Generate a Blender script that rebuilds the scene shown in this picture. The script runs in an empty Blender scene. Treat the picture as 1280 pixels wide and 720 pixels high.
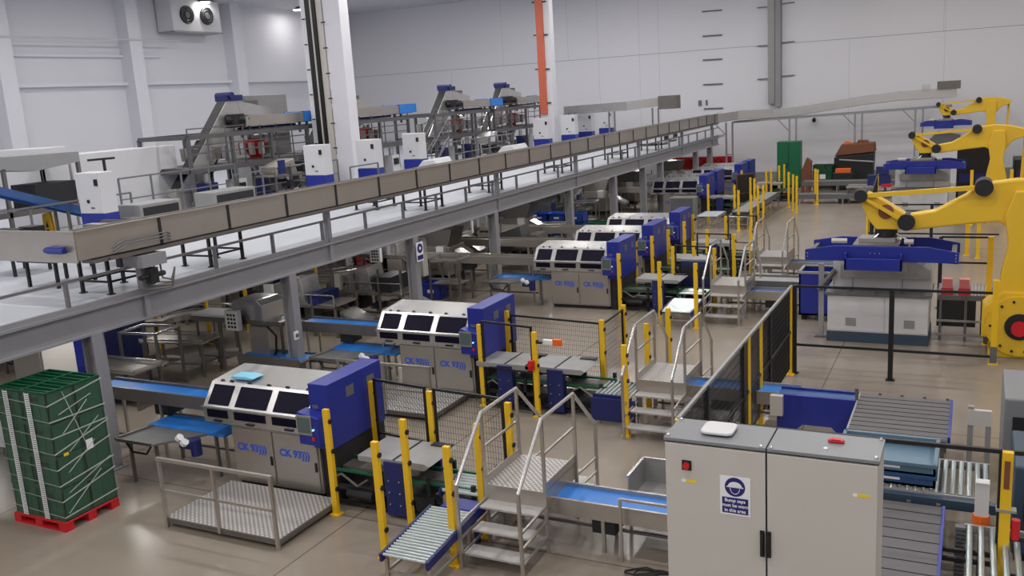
import bpy, math, random
from mathutils import Vector, Matrix
R_ = random.Random(7)
PI = math.pi
COL = bpy.context.scene.collection

# ------------------------------------------------------------------ materials
def lin(c): return tuple(((v/255)/12.92 if v/255 <= .04045 else ((v/255+.055)/1.055)**2.4) for v in c)
MATS = {}
def mat(name, rgb, rough=.5, metal=0., var=.08, scale=6., emit=0., alpha=1., trans=0., bump=0.):
    m = bpy.data.materials.new(name); m.use_nodes = True; nt = m.node_tree; b = nt.nodes['Principled BSDF']
    c = lin(rgb)
    tc = nt.nodes.new('ShaderNodeTexCoord'); n = nt.nodes.new('ShaderNodeTexNoise'); n.inputs['Scale'].default_value = scale
    n.inputs['Detail'].default_value = 3
    nt.links.new(tc.outputs['Object'], n.inputs['Vector'])
    r = nt.nodes.new('ShaderNodeMix'); r.data_type = 'RGBA'
    r.inputs[6].default_value = tuple(v*(1-var) for v in c)+(1,); r.inputs[7].default_value = tuple(min(1, v*(1+var)) for v in c)+(1,)
    nt.links.new(n.outputs['Fac'], r.inputs[0]); nt.links.new(r.outputs[2], b.inputs['Base Color'])
    b.inputs['Roughness'].default_value = rough; b.inputs['Metallic'].default_value = metal
    if emit: 
        b.inputs['Emission Color'].default_value = c+(1,); b.inputs['Emission Strength'].default_value = emit
    if alpha < 1: b.inputs['Alpha'].default_value = alpha
    if trans: b.inputs['Transmission Weight'].default_value = trans
    if bump:
        bp = nt.nodes.new('ShaderNodeBump'); bp.inputs['Strength'].default_value = bump; bp.inputs['Distance'].default_value = .01
        nt.links.new(n.outputs['Fac'], bp.inputs['Height']); nt.links.new(bp.outputs['Normal'], b.inputs['Normal'])
    MATS[name] = m; return m
WALL = mat('wall_panel', (222,222,228), .55, var=.03, scale=.15)
CEIL = mat('ceiling_panel', (205,205,210), .7, var=.02, scale=.2)
DECK = mat('deck_vinyl', (188,192,200), .45, var=.05, scale=.8)
BEAM = mat('grey_painted_steel', (142,142,147), .5, var=.08, scale=1.5)
RAIL = mat('galvanised_rail', (120,120,124), .45, .3, .1, 3)
STEEL = mat('stainless_steel', (176,170,163), .32, .65, .1, 1.2)
STEELB = mat('brushed_bright_steel', (200,199,198), .27, .75, .06, 3)
STEELD = mat('dull_steel', (112,108,105), .45, .4, .18, 4)
DARK = mat('dark_machine_parts', (38,38,42), .55, .2, .3, 8)
FRAME = mat('tower_frame_steel', (96,95,97), .5, .3, .12, 3)
WIRE = mat('wire_grey', (58,55,52), .5, .3)
BLACK = mat('black_paint', (22,22,24), .5, 0, .1, 5)
BLUE = mat('machine_blue_paint', (32,46,142), .35, 0, .06, 2)
NAVY = mat('navy_blue_paint', (26,36,98), .45, 0, .12, 3)
BELT = mat('blue_belt', (40,120,205), .4, 0, .08, 3)
BELTD = mat('dusty_blue_belt', (52,86,140), .5, 0, .15, 3)
YEL = mat('yellow_post_paint', (236,190,30), .45, 0, .05, 3)
ROBY = mat('robot_yellow_paint', (230,188,48), .4, 0, .05, 2)
WHITE = mat('white_enamel', (210,210,213), .4, 0, .02, 2)
CREAM = mat('pale_grey_enamel', (196,192,186), .45, 0, .025, 1.5)
CABTOP = mat('dark_grey_enamel', (128,131,135), .45, 0, .04, 3)
PLINTH = mat('slate_plinth', (54,72,90), .5, 0, .08, 3)
RED = mat('red_plastic', (205,28,38), .45, 0, .08, 4)
ORANGE = mat('orange_plastic', (235,105,25), .45, 0, .05, 4)
CABLE_O = mat('orange_cable_cover', (205,104,78), .5, 0, .05, 2)
GREEN = mat('green_crate_plastic', (6,76,46), .4, 0, .08, 2)
GREENB = mat('green_belt', (12,98,62), .45, 0, .1, 5)
LGREY = mat('light_grey_cover', (150,150,150), .45, .15, .07, 3)
GREY = mat('mid_grey_sheet', (104,106,108), .5, .15, .08, 3)
WIN = mat('dark_guard_window', (16,12,34), .5, 0, .15, 4)
WIN.node_tree.nodes['Principled BSDF'].inputs['Specular IOR Level'].default_value = .12
SCREEN = mat('screen_grey', (84,98,100), .35, 0, .1, 5)
LOGO = mat('logo_blue', (48,88,205), .5, 0, .04, 3)
LED = mat('blue_lamp', (150,220,255), .3, emit=.8)
AMBER = mat('amber_lamp', (255,120,20), .3, emit=1.5)
LABY = mat('yellow_label', (238,205,40), .5)
SIGNW = mat('sign_white', (238,238,242), .45, 0, .01)
SIGNB = mat('sign_navy', (32,32,110), .45, 0, .03)
PINK = mat('pale_pink_carton', (225,130,135), .6)
SLAT = mat('dark_rubber_slats', (92,89,92), .55, 0, .1, 6)
ROLL = mat('roller_zinc', (190,200,200), .3, .6, .1, 9)
PIPE = mat('white_pipe', (205,205,205), .4)
GLASSB = mat('pale_blue_film', (135,205,235), .35)
LAMP = mat('lamp_diffuser', (255,250,240), .4, emit=22)
WOOD = mat('brown_carton', (120,72,50), .7, 0, .15, 5)
TOTE = mat('tote_blue', (30,70,160), .45, 0, .1, 4)
FILM = mat('stretch_film', (225,235,230), .6, 0, .03, 4, alpha=.025)
FILM.node_tree.nodes['Principled BSDF'].inputs['Specular IOR Level'].default_value = .15
FILML = mat('stretch_film_folds', (215,225,220), .3, 0, .03, 4, alpha=.5)

def floor_material():
    m = bpy.data.materials.new('epoxy_floor'); m.use_nodes = True; nt = m.node_tree; b = nt.nodes['Principled BSDF']
    N = nt.nodes.new; L = nt.links.new
    tc = N('ShaderNodeTexCoord')
    n1 = N('ShaderNodeTexNoise'); n1.inputs['Scale'].default_value = .16; n1.inputs['Detail'].default_value = 4
    n2 = N('ShaderNodeTexNoise'); n2.inputs['Scale'].default_value = .9; n2.inputs['Detail'].default_value = 4
    for n in (n1, n2): L(tc.outputs['Object'], n.inputs['Vector'])
    ad = N('ShaderNodeMath'); ad.operation = 'MULTIPLY_ADD'; ad.inputs[1].default_value = .35
    L(n2.outputs['Fac'], ad.inputs[0]); L(n1.outputs['Fac'], ad.inputs[2])
    cr = N('ShaderNodeValToRGB'); L(ad.outputs[0], cr.inputs[0])
    cr.color_ramp.elements[0].position = .4; cr.color_ramp.elements[0].color = lin((134,124,112))+(1,)
    cr.color_ramp.elements[1].position = .95; cr.color_ramp.elements[1].color = lin((152,142,130))+(1,)
    # saw cut joints: lines at x = -8.73 + k*6 and y = 5 + k*6.5
    sx = N('ShaderNodeSeparateXYZ'); L(tc.outputs['Object'], sx.inputs[0])
    prev = None
    for out, off, per in ((0, 8.73, 6.), (1, -4.5, 6.5)):
        a = N('ShaderNodeMath'); a.operation = 'ADD'; a.inputs[1].default_value = off; L(sx.outputs[out], a.inputs[0])
        p = N('ShaderNodeMath'); p.operation = 'PINGPONG'; p.inputs[1].default_value = per/2; L(a.outputs[0], p.inputs[0])
        c = N('ShaderNodeMath'); c.operation = 'LESS_THAN'; c.inputs[1].default_value = .012; L(p.outputs[0], c.inputs[0])
        if prev is None: prev = c
        else:
            mx = N('ShaderNodeMath'); mx.operation = 'MAXIMUM'; L(prev.outputs[0], mx.inputs[0]); L(c.outputs[0], mx.inputs[1]); prev = mx
    mix = N('ShaderNodeMix'); mix.data_type = 'RGBA'; L(prev.outputs[0], mix.inputs[0]); L(cr.outputs[0], mix.inputs[6])
    mix.inputs[7].default_value = lin((98,86,74))+(1,)
    L(mix.outputs[2], b.inputs['Base Color'])
    rr = N('ShaderNodeMapRange'); L(n2.outputs['Fac'], rr.inputs[0]); rr.inputs[3].default_value = .2; rr.inputs[4].default_value = .27
    L(rr.outputs[0], b.inputs['Roughness'])
    return m
def tread_material():
    m = bpy.data.materials.new('tread_plate'); m.use_nodes = True; nt = m.node_tree; b = nt.nodes['Principled BSDF']
    N = nt.nodes.new; L = nt.links.new
    tc = N('ShaderNodeTexCoord'); sx = N('ShaderNodeSeparateXYZ'); L(tc.outputs['Object'], sx.inputs[0])
    o = []
    for i in (0, 1):
        s = N('ShaderNodeMath'); s.operation = 'MULTIPLY'; s.inputs[1].default_value = 2*PI/.09; L(sx.outputs[i], s.inputs[0])
        w = N('ShaderNodeMath'); w.operation = 'SINE'; L(s.outputs[0], w.inputs[0]); o.append(w)
    p = N('ShaderNodeMath'); p.operation = 'MULTIPLY'; L(o[0].outputs[0], p.inputs[0]); L(o[1].outputs[0], p.inputs[1])
    g = N('ShaderNodeMath'); g.operation = 'GREATER_THAN'; g.inputs[1].default_value = .25; L(p.outputs[0], g.inputs[0])
    mix = N('ShaderNodeMix'); mix.data_type = 'RGBA'; L(g.outputs[0], mix.inputs[0])
    mix.inputs[6].default_value = lin((146,142,139))+(1,); mix.inputs[7].default_value = lin((212,210,207))+(1,)
    L(mix.outputs[2], b.inputs['Base Color']); b.inputs['Metallic'].default_value = .35; b.inputs['Roughness'].default_value = .45
    return m
JOINT = mat('panel_joint', (186,186,192), .6)
STEPM = mat('step_grating', (188,186,184), .5, .3, .12, 20)
FLOOR = floor_material(); TREAD = tread_material()

# ------------------------------------------------------------------ mesh builder
class MB:
    def __init__(s): s.v = []; s.f = []; s.m = []; s.c = 0
    def mat(s, i): s.c = i; return s
    def add(s, vs, fs):
        o = len(s.v); s.v += [tuple(v) for v in vs]
        for f in fs: s.f.append(tuple(i+o for i in f)); s.m.append(s.c)
        return s
    def box(s, x0, y0, z0, x1, y1, z1):
        x0, x1 = min(x0, x1), max(x0, x1); y0, y1 = min(y0, y1), max(y0, y1); z0, z1 = min(z0, z1), max(z0, z1)
        return s.add([(x0,y0,z0),(x1,y0,z0),(x1,y1,z0),(x0,y1,z0),(x0,y0,z1),(x1,y0,z1),(x1,y1,z1),(x0,y1,z1)],
              [(0,3,2,1),(4,5,6,7),(0,1,5,4),(1,2,6,5),(2,3,7,6),(3,0,4,7)])
    def bar(s, p, q, w, h=None):
        h = h or w; p = Vector(p); q = Vector(q); d = (q-p).normalized()
        up = Vector((0,0,1)) if abs(d.z) < .9 else Vector((0,1,0))
        a = d.cross(up).normalized()*w/2; b = a.cross(d).normalized()*h/2
        vs = [p-a-b, p+a-b, p+a+b, p-a+b, q-a-b, q+a-b, q+a+b, q-a+b]
        return s.add(vs, [(0,1,2,3),(7,6,5,4),(0,4,5,1),(1,5,6,2),(2,6,7,3),(3,7,4,0)])
    def tube(s, p, q, r, n=8, r2=None):
        r2 = r if r2 is None else r2; p = Vector(p); q = Vector(q); d = (q-p).normalized()
        up = Vector((0,0,1)) if abs(d.z) < .9 else Vector((0,1,0))
        a = d.cross(up).normalized(); b = a.cross(d).normalized(); vs = []
        for c, rr in ((p, r), (q, r2)):
            for k in range(n):
                t = 2*PI*k/n; vs.append(c+(a*math.cos(t)+b*math.sin(t))*rr)
        fs = [(k, n+k, n+(k+1) % n, (k+1) % n) for k in range(n)]+[tuple(range(n)), tuple(range(2*n-1, n-1, -1))]
        return s.add(vs, fs)
    def path(s, pts, r, n=6):
        for a, b in zip(pts, pts[1:]): s.tube(a, b, r, n)
        return s
    def prism(s, pts, axis, a, b):
        n = len(pts)
        def P(u, v, t): return {'x': (t,u,v), 'y': (u,t,v), 'z': (u,v,t)}[axis]
        vs = [P(u,v,a) for u, v in pts]+[P(u,v,b) for u, v in pts]
        return s.add(vs, [tuple(range(n)), tuple(range(2*n-1, n-1, -1))]+[(k,(k+1) % n,n+(k+1) % n,n+k) for k in range(n)])
    def lathe(s, prof, c=(0,0,0), n=16):
        vs = []
        for r, z in prof:
            for k in range(n): t = 2*PI*k/n; vs.append((c[0]+r*math.cos(t), c[1]+r*math.sin(t), c[2]+z))
        fs = []
        for i in range(len(prof)-1):
            for k in range(n): fs.append((i*n+k, i*n+(k+1) % n, (i+1)*n+(k+1) % n, (i+1)*n+k))
        fs += [tuple(range(n-1, -1, -1)), tuple(range((len(prof)-1)*n, len(prof)*n))]
        return s.add(vs, fs)
    def build(s, name, mats, parent=None, loc=None, bevel=0, smooth=False):
        if not isinstance(mats, (list, tuple)): mats = [mats]
        me = bpy.data.meshes.new(name); me.from_pydata(s.v, [], s.f)
        for m in mats: me.materials.append(m)
        me.polygons.foreach_set('material_index', s.m)
        me.validate(); me.update()
        import bmesh
        bm = bmesh.new(); bm.from_mesh(me); bmesh.ops.recalc_face_normals(bm, faces=bm.faces); bm.to_mesh(me); bm.free()
        o = bpy.data.objects.new(name, me); COL.objects.link(o)
        if parent: o.parent = parent
        if loc: o.location = loc
        if bevel:
            bv = o.modifiers.new('bevel', 'BEVEL'); bv.width = bevel; bv.segments = 2; bv.limit_method = 'ANGLE'
        if smooth:
            for p in me.polygons: p.use_smooth = True
            try: me.set_sharp_from_angle(angle=math.radians(35))
            except Exception: pass
        return o
def tag(o, label, cat, group=None, kind=None):
    if label: o['label'] = label
    if cat: o['category'] = cat
    if group: o['group'] = group
    if kind: o['kind'] = kind
    return o
def thing(name, label, cat, loc=(0,0,0), rz=0, group=None):
    o = bpy.data.objects.new(name, None); COL.objects.link(o); o.empty_display_size = .2
    o.location = loc; o.rotation_euler = (0,0,rz); return tag(o, label, cat, group)
def struct(name, mb, m, label, **k):
    return tag(mb.build(name, m, **k), label, name.split('_')[0], kind='structure')
def kids(o): return [c for c in bpy.data.objects if c.parent == o]
def dup(root, loc, rz=None, label=None, group=None, scale=None):
    def cp(o, parent):
        c = o.copy(); COL.objects.link(c)
        if parent: c.parent = parent
        for ch in list(o.children): cp(ch, c)
        return c
    r = cp(root, None); r.location = loc
    if rz is not None: r.rotation_euler = (0,0,rz)
    if label: r['label'] = label
    if group: r['group'] = group
    if scale: r.scale = scale
    return r
def text(name, body, size, m, parent, loc, rot=(PI/2,0,0), bold=.0, align='CENTER'):
    cu = bpy.data.curves.new(name, 'FONT'); cu.body = body; cu.size = size; cu.extrude = .0015; cu.align_x = align; cu.align_y = 'CENTER'; cu.offset = bold
    t = bpy.data.objects.new(name, cu); COL.objects.link(t); bpy.context.view_layer.update()
    me = bpy.data.meshes.new_from_object(t.evaluated_get(bpy.context.evaluated_depsgraph_get()))
    COL.objects.unlink(t); bpy.data.objects.remove(t)
    o = bpy.data.objects.new(name, me); COL.objects.link(o); me.materials.clear(); me.materials.append(m)
    o.parent = parent; o.location = loc; o.rotation_euler = rot; return o
def part_label(o, l): o['label'] = l; return o

# ------------------------------------------------------------------ the setting
WX0, WX1, WY0, WY1, CZ = -45., 16., -8., 62.5, 13.5
struct('floor', MB().box(WX0-.2, WY0-.2, -.15, WX1+.2, WY1+.2, 0), FLOOR, 'brown grey polished concrete floor of the packing hall')
struct('ceiling', MB().box(WX0, WY0, CZ, WX1, WY1, CZ+.15), CEIL, 'pale grey insulated panel ceiling')
struct('wall_left', MB().box(WX0-.2, WY0, 0, WX0, WY1, CZ), WALL, 'white panel wall with cladded columns on the left')
struct('wall_right', MB().box(WX1, WY0, 0, WX1+.2, WY1, CZ), WALL, 'white panel wall on the right behind the robots')
struct('wall_front', MB().box(WX0, WY0-.2, 0, WX1, WY0, CZ), WALL, 'white panel wall behind the viewer')
struct('wall_back', MB().box(WX0, WY1, 0, WX1, WY1+.2, CZ), WALL, 'tall white panel wall at the far end of the hall')
n = 1
def trim(mb, m, label):
    global n
    struct('trim_%d' % n, mb, m, label); n += 1
trim(MB().box(WX0, WY1-.012, 8.62, WX1, WY1, 8.65), LGREY, 'thin horizontal panel joint across the far wall')
for x, a, b in ((-31.5,8.6,13.4),(-26.3,8.6,13.4),(-36.,4,8.6),(-19.6,3,13.4),(-21,3,13.4),(-7.3,3,8.6),(-1.9,3,13.4),(-2.0,8.6,13.4),(-24,3,13.4)):
    trim(MB().box(x, WY1-.006, a, x+.02, WY1, b), JOINT, 'faint vertical panel joint on the far wall')
trim(MB().box(WX0, WY1-.05, 0, WX1, WY1, .45), LGREY, 'grey skirting kerb along the far wall')
# left wall: clad columns and horizontal rails
for k, y in enumerate((23.0, 31.2, 39.6, 48.2, 56.6)):
    trim(MB().box(WX0, y, 0, WX0+.9, y+.9, CZ), WALL, 'white clad column against the left wall')
for y0, y1 in ((24.0,31.2),(32.2,39.6),(40.6,48.2),(49.3,56.6)):
    trim(MB().box(WX0, y0, 8.42, WX0+.35, y1, 8.6), WALL, 'white horizontal wall rail on the left wall')
for y0, y1 in ((32.2,39.6),(40.6,42.5)):
    trim(MB().box(WX0, y0, 10.02, WX0+.22, y1, 10.15), WALL, 'slim upper wall rail on the left wall')
o = MB().tube((WX0+.94,20,10.86),(WX0+.94,43.5,10.98),.05,8).build('service_pipe', PIPE); tag(o, 'thin white pipe running along the upper left wall', 'pipe')
# evaporator cooler
t = thing('evaporator_unit', 'white ceiling evaporator with two black fans in the far left corner', 'cooler', (-43.6,42.6,11.45))
MB().box(-1.3,0,.08,0,4.05,2.0).build('housing', WHITE, t, bevel=.04)
for y in (1.2, 2.85):
    f = MB().mat(0).tube((0,y,1.05),(.08,y,1.05),.55,20).mat(1).tube((.07,y,1.05),(.11,y,1.05),.2,12).build('fan', [BLACK, GREY], t)
    g = MB()
    for k in range(3):
        r = .2+.15*k; g.path([(.12,y+r*math.cos(a*PI/8),1.05+r*math.sin(a*PI/8)) for a in range(17)], .012, 4)
    g.build('fan_guard', GREY, f)
MB().box(-1.3,0,0,.08,4.05,.08).build('drip_tray', LGREY, t)
for y in (.3,3.8): MB().bar((-.5,y,1.99),(-.5,y,2.05),.06).build('hanger', GREY, t)

# lamps
def high_bay():
    t = thing('ceiling_lamp', 'round white high bay lamp on the ceiling', 'lamp', (0,0,CZ), 0, 'round high bay lamps on the ceiling')
    MB().lathe([(.1,0),(.18,-.06),(.36,-.14),(.38,-.2)],n=20).build('housing', GREY, t)
    MB().lathe([(.36,-.2),(.34,-.24)],n=20).build('diffuser', LAMP, t)
    return t
hb = None
spots = [(-43.3,54.2,45),(-43.4,45.2,30)]+[(-38+8.8*i, 54.6-7.4*j, 172 if i else 90) for i in range(6) for j in range(9) if i+j]
for (x, y, e) in spots:
    if hb is None: hb = high_bay(); hb.location = (x,y,CZ)
    else: dup(hb, (x,y,CZ))
    ld = bpy.data.lights.new('lamp_light', 'AREA'); ld.shape = 'DISK'; ld.size = .7; ld.energy = e; ld.color = (1,.975,.955)
    lo = bpy.data.objects.new('lamp_light', ld); COL.objects.link(lo); lo.location = (x,y,CZ-.27)
bl = None  # fill battens below the deck, added to brighten the dark space there
for x in (-16.6,-22.0):
    for j in range(9):
        y = 7+6*j
        if bl is None:
            bl = thing('fill_lamp', 'added white fill lamp under the mezzanine floor', 'lamp', (x,y,2.75), 0, 'added fill lamps under the mezzanine floor')
            MB().box(-.06,-.7,-.06,.06,.7,0).build('housing', WHITE, bl); MB().box(-.04,-.68,-.09,.04,.68,-.06).build('diffuser', mat('fill_glow', (255,250,240), .4, emit=6), bl)
        else: dup(bl, (x,y,2.75))
        ld = bpy.data.lights.new('fill_light', 'AREA'); ld.shape = 'RECTANGLE'; ld.size = .1; ld.size_y = 1.35; ld.energy = 28; ld.color = (1,.98,.96)
        lo = bpy.data.objects.new('fill_light', ld); COL.objects.link(lo); lo.location = (x,y,2.64)

# tall columns standing through the mezzanine
def big_column(x, y, dx, kind):
    t = thing('building_column', 'tall white clad column with dark cable trunking rising from the walkway' if kind == 'dark' else 'tall white clad column with orange cable cover rising from the walkway', 'column', (x,y,0))
    MB().box(0,0,0,.82 if kind == 'dark' else .9,.6,CZ).build('cladding', WALL, t, bevel=.02)
    if kind == 'dark':
        MB().mat(0).box(-.8,-.12,3.2,-.32,.05,CZ).mat(1).box(-.3,-.05,3.2,-.02,.0,CZ).box(-.52,-.16,3.2,-.46,-.12,CZ).build('cable_trunking', [BLACK, CREAM], t)
        b = MB()
        for z in range(5, 14, 1): b.bar((-.93,-.17,z),(-.8,-.17,z),.05).bar((0,-.17,z-.2),(.18,-.17,z-.2),.05)
        b.build('bracket', DARK, t)
        MB().box(-1.1,-.02,3.2,-.81,.3,CZ).build('riser_panel', WALL, t)
    else:
        MB().box(.06,-.12,5.2,.52,0,CZ).build('cable_cover', CABLE_O, t)
        b = MB()
        for z in (5.9,7.9,9.9,11.8): b.bar((-.15,-.06,z),(.04,-.06,z),.07).bar((.54,-.06,z-.02),(.78,-.06,z-.02),.07)
        b.build('bracket', DARK, t)
    return t
big_column(-23.72, 31.2, 0, 'dark'); big_column(-23.9, 52.0, 0, 'orange')
# far wall duct and cable rungs
t = thing('wall_duct', 'grey vertical duct running up the far wall', 'duct', (-12.2,WY1-.62,4.7))
MB().box(0,.1,.2,.42,.55,8.75).build('duct_channel', LGREY, t)
MB().box(.45,.1,0,.8,.55,8.75).build('duct_tray', BEAM, t)
for z in (1.9,4.0,6.4,8.4): MB().bar((-.75,.55,z-.1),(-.02,.55,z-.1),.06).build('bracket', GREY, t); MB().bar((.82,.55,z),(1.6,.55,z+.02),.06).build('bracket', GREY, t)
for z in (4.78,6.37,7.98,9.52,11.1):
    tag(MB().bar((-16.55,WY1-.04,z),(-15.25,WY1-.04,z-.02),.09,.09).build('cable_rung', GREY), 'dark horizontal bracket in the column of five on the far wall', 'bracket', 'brackets on the far wall')
tag(MB().lathe([(.05,0),(.12,-.08),(.12,-.2),(.04,-.28)],(-9.35,WY1-.3,3.85)).box(-9.4,WY1-.3,3.8,-9.3,WY1,3.87).build('security_camera', BLACK), 'small black dome camera on the far wall right of the duct', 'camera')
o = thing('wall_switch', 'small dark wall switch beside the far end of the long trough', 'switch', (-16.9,WY1-.1,5.0))
MB().box(0,0,0,.2,.1,.35).build('box', GREY, o); MB().box(.5,0,0,.6,.1,.35).build('conduit', GREY, o)

# ------------------------------------------------------------------ mezzanine walkway
t = thing('mezzanine_walkway', 'long grey steel mezzanine with pale floor, edge beam and low handrail', 'mezzanine', (-14.5,2,0))
MB().box(-16.5,0,3.02,-.12,56,3.15).build('deck', DECK, t)
eb = MB()
eb.box(-.1,0,2.64,.0,56,3.14).box(-.28,0,2.64,.1,56,2.68).box(-.28,0,3.1,.1,56,3.15).box(-.04,0,3.12,.04,56,3.24)
eb.build('edge_beam', BEAM, t)
j = MB()
for y in range(1, 56, 4): j.box(-16.3,y,2.75,-.2,y+.14,3.0)
j.build('floor_joist', BEAM, t)
for i, y in enumerate((3.0, 9.2, 14.75, 20.2, 25.3, 31.9, 37, 41.2, 44, 50.8, 54)):
    c = MB(); c.box(-.17,y-.12,0,-.13,y+.12,2.66).box(.09,y-.12,0,.13,y+.12,2.66).box(-.13,y-.03,0,.09,y+.03,2.66).box(-.24,y-.2,0,.2,y+.2,.03)
    c.box(-.16,y+.15,.5,-.06,y+.3,2.66)
    c.build('column', BEAM, t)
    c = MB(); c.box(-9.1,y-.12,0,-8.86,y+.12,3.0).build('column', BEAM, t)
h = MB(); h.bar((0,0,3.69),(0,56,3.69),.05); yy = .4
hr = MB(); hr.bar((0,0,3.7),(0,56,3.7),.045,.05).build('handrail', RAIL, t)
for k in range(30):
    y = 1.45+k*1.84
    if y < 55.8: MB().box(-.035,y-.03,3.12,.035,y+.03,3.69).build('rail_post', RAIL, t)
for y in (10.5, 16.4, 25.7, 32.7, 40.6, 48, 54.5):
    MB().box(-.07,y-.06,2.68,.07,y+.06,4.0).build('conveyor_post', BEAM, t)

# ------------------------------------------------------------------ long trough conveyor above the walkway edge
def sidewall(mb, a, b, z0, z1, th=.03):
    mb.bar((a[0],a[1],(z0+z1)/2),(b[0],b[1],(z0+z1)/2),th,z1-z0)
t = thing('trough_conveyor', 'long stainless trough conveyor running along the walkway edge', 'conveyor', (-14.3,11.0,0))
s = MB(); sidewall(s,(0,0),(0,46.2),4.06,4.57); s.bar((.02,0,4.585),(.02,46.2,4.585),.05,.03).build('side_wall', STEEL, t)
s = MB(); sidewall(s,(-.5,.3),(-.5,46.2),4.06,4.57); s.build('side_wall', STEEL, t)
MB().box(-.5,0,4.05,0,46.2,4.09).build('bed', STEELD, t)
MB().box(-.48,.2,4.1,-.02,46.2,4.14).build('belt', BELTD, t)
s = MB(); sidewall(s,(-3.6,0),(0,0),4.02,4.57); s.bar((-3.6,-.01,4.585),(0.02,-.01,4.585),.05,.03)
s.build('return_wall', STEEL, t)
MB().box(-3.6,0,4.02,-.5,.55,4.08).build('return_bed', STEELD, t)
s = MB()
for k in range(24):
    y = 1.92+1.89*k
    s.box(.015,y-.03,4.05,.035,y+.03,4.57)
s.build('joint_strip', DARK, t)
MB().box(-.3,.3,3.96,.06,46.2,4.03).bar((.09,.6,3.99),(.09,46,3.99),.05).build('support_rail', STEELD, t)
p = MB()
for zz in (4.16,4.22,4.28): p.path([(.03,.75,zz-.1),(.1,.95,zz),(.1,2.0,zz),(.03,2.15,zz-.06)], .012)
p.build('cable_loop', RAIL, t)
MB().box(-.65,-.12,4.2,-.25,-.02,4.32).tube((-.2,-.1,4.26),(-.7,-.1,4.26),.05).build('sensor', BLUE, t)
# pipework hanging at the near post
t = thing('pipe_bracket', 'cluster of steel pipes and valves on the near conveyor post', 'pipes', (-14.38,12.5,3.15))
MB().box(-.22,-.3,.55,.3,.3,.78).build('bracket_plate', BEAM, t)
for k in range(4): MB().path([(.12,-.2+.16*k,.55),(.14,-.2+.16*k,.1+.05*k),(.14,.5,.02+.05*k),(.14,.62,.4)], .018).build('pipe', STEELD, t)
MB().box(.1,-.1,.2,.25,.1,.5).tube((.18,-.3,.35),(.18,.3,.35),.05).build('valve', DARK, t)

# transverse trough at the far end: rises to the right
t = thing('cross_trough_conveyor', 'stainless trough crossing the hall near the far wall and rising rightwards', 'conveyor', (-14.3,57.2,0))
pts = [(-.0,0,4.55),(1.0,1.2,4.65),(3.0,1.8,4.62),(4.5,1.8,4.7),(8.2,1.8,5.15),(10.2,1.8,5.3),(13.2,1.8,5.35)]
pts = [Vector(p) for p in pts]
for dy, nm in ((0,'side_wall'),(.55,'side_wall')):
    s = MB()
    for a, b in zip(pts, pts[1:]):
        vs = [a+Vector((0,dy,-.5)), b+Vector((0,dy,-.5)), b+Vector((0,dy,0)), a+Vector((0,dy,0))]
        vs += [v+Vector((0,.04,0)) for v in vs]
        s.add(vs, [(0,1,2,3),(7,6,5,4),(0,4,5,1),(1,5,6,2),(2,6,7,3),(3,7,4,0)])
    s.build(nm, STEELB, t)
s = MB()
for a, b in zip(pts, pts[1:]):
    s.add([a+Vector((0,.03,-.48)), b+Vector((0,.03,-.48)), b+Vector((0,.55,-.48)), a+Vector((0,.55,-.48)),
           a+Vector((0,.03,-.52)), b+Vector((0,.03,-.52)), b+Vector((0,.55,-.52)), a+Vector((0,.55,-.52))],[(0,1,2,3),(7,6,5,4),(0,4,5,1),(1,5,6,2),(2,6,7,3),(3,7,4,0)])
s.build('bed', STEELD, t)
MB().bar((.5,1.7,3.95),(13,1.7,4.35),.14,.12).bar((.5,2.4,3.95),(13,2.4,4.35),.14,.12).build('support_beam', BEAM, t)
for x, zt in ((.3,3.95),(4.2,4.05),(8.0,4.2),(11.3,4.3)):
    s = MB()
    for dx in (-.2,.2): s.box(x+dx-.05,1.65,0,x+dx+.05,1.75,zt)
    s.box(x-.2,1.66,1.9,x+.2,1.74,1.96); s.bar((x-.2,1.7,zt-.8),(x-.9,1.7,zt-.05),.06)
    s.build('leg', BEAM, t)
MB().box(12.2,1.6,5.3,13.4,2.6,5.75).build('end_housing', STEELD, t)
MB().box(11.4,1.7,5.3,11.8,2.3,5.6).build('drive_cover', STEELB, t)
# curved trough on the deck
t = thing('curved_trough_conveyor', 'raised curved stainless trough over the far end of the walkway', 'conveyor', (-22.4,50,3.15))
cur = [(-.1,2.4,2.1),(2.2,1.8,2.15),(4.2,1.6,2.2),(6.2,2.4,2.35)]
s = MB()
for a, b in zip(cur, cur[1:]):
    for dy in (0,.5): s.bar((a[0],a[1]+dy,a[2]+.1),(b[0],b[1]+dy,b[2]+.1),.04,.5)
s.build('side_wall', STEELB, t)
s = MB()
for a, b in zip(cur, cur[1:]): s.bar((a[0],a[1]+.25,a[2]-.1),(b[0],b[1]+.25,b[2]-.1),.5,.05)
s.build('bed', STEELD, t)
for x, y in ((.3,2.1),(3,1.7),(5.5,2.2)): MB().box(x,y,0,x+.08,y+.08,2.1).box(x+.35,y,0,x+.43,y+.08,2.1).build('leg', RAIL, t)
MB().box(5.9,2.2,2.0,7.0,3.0,2.75).build('end_box', STEELD, t)

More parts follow.
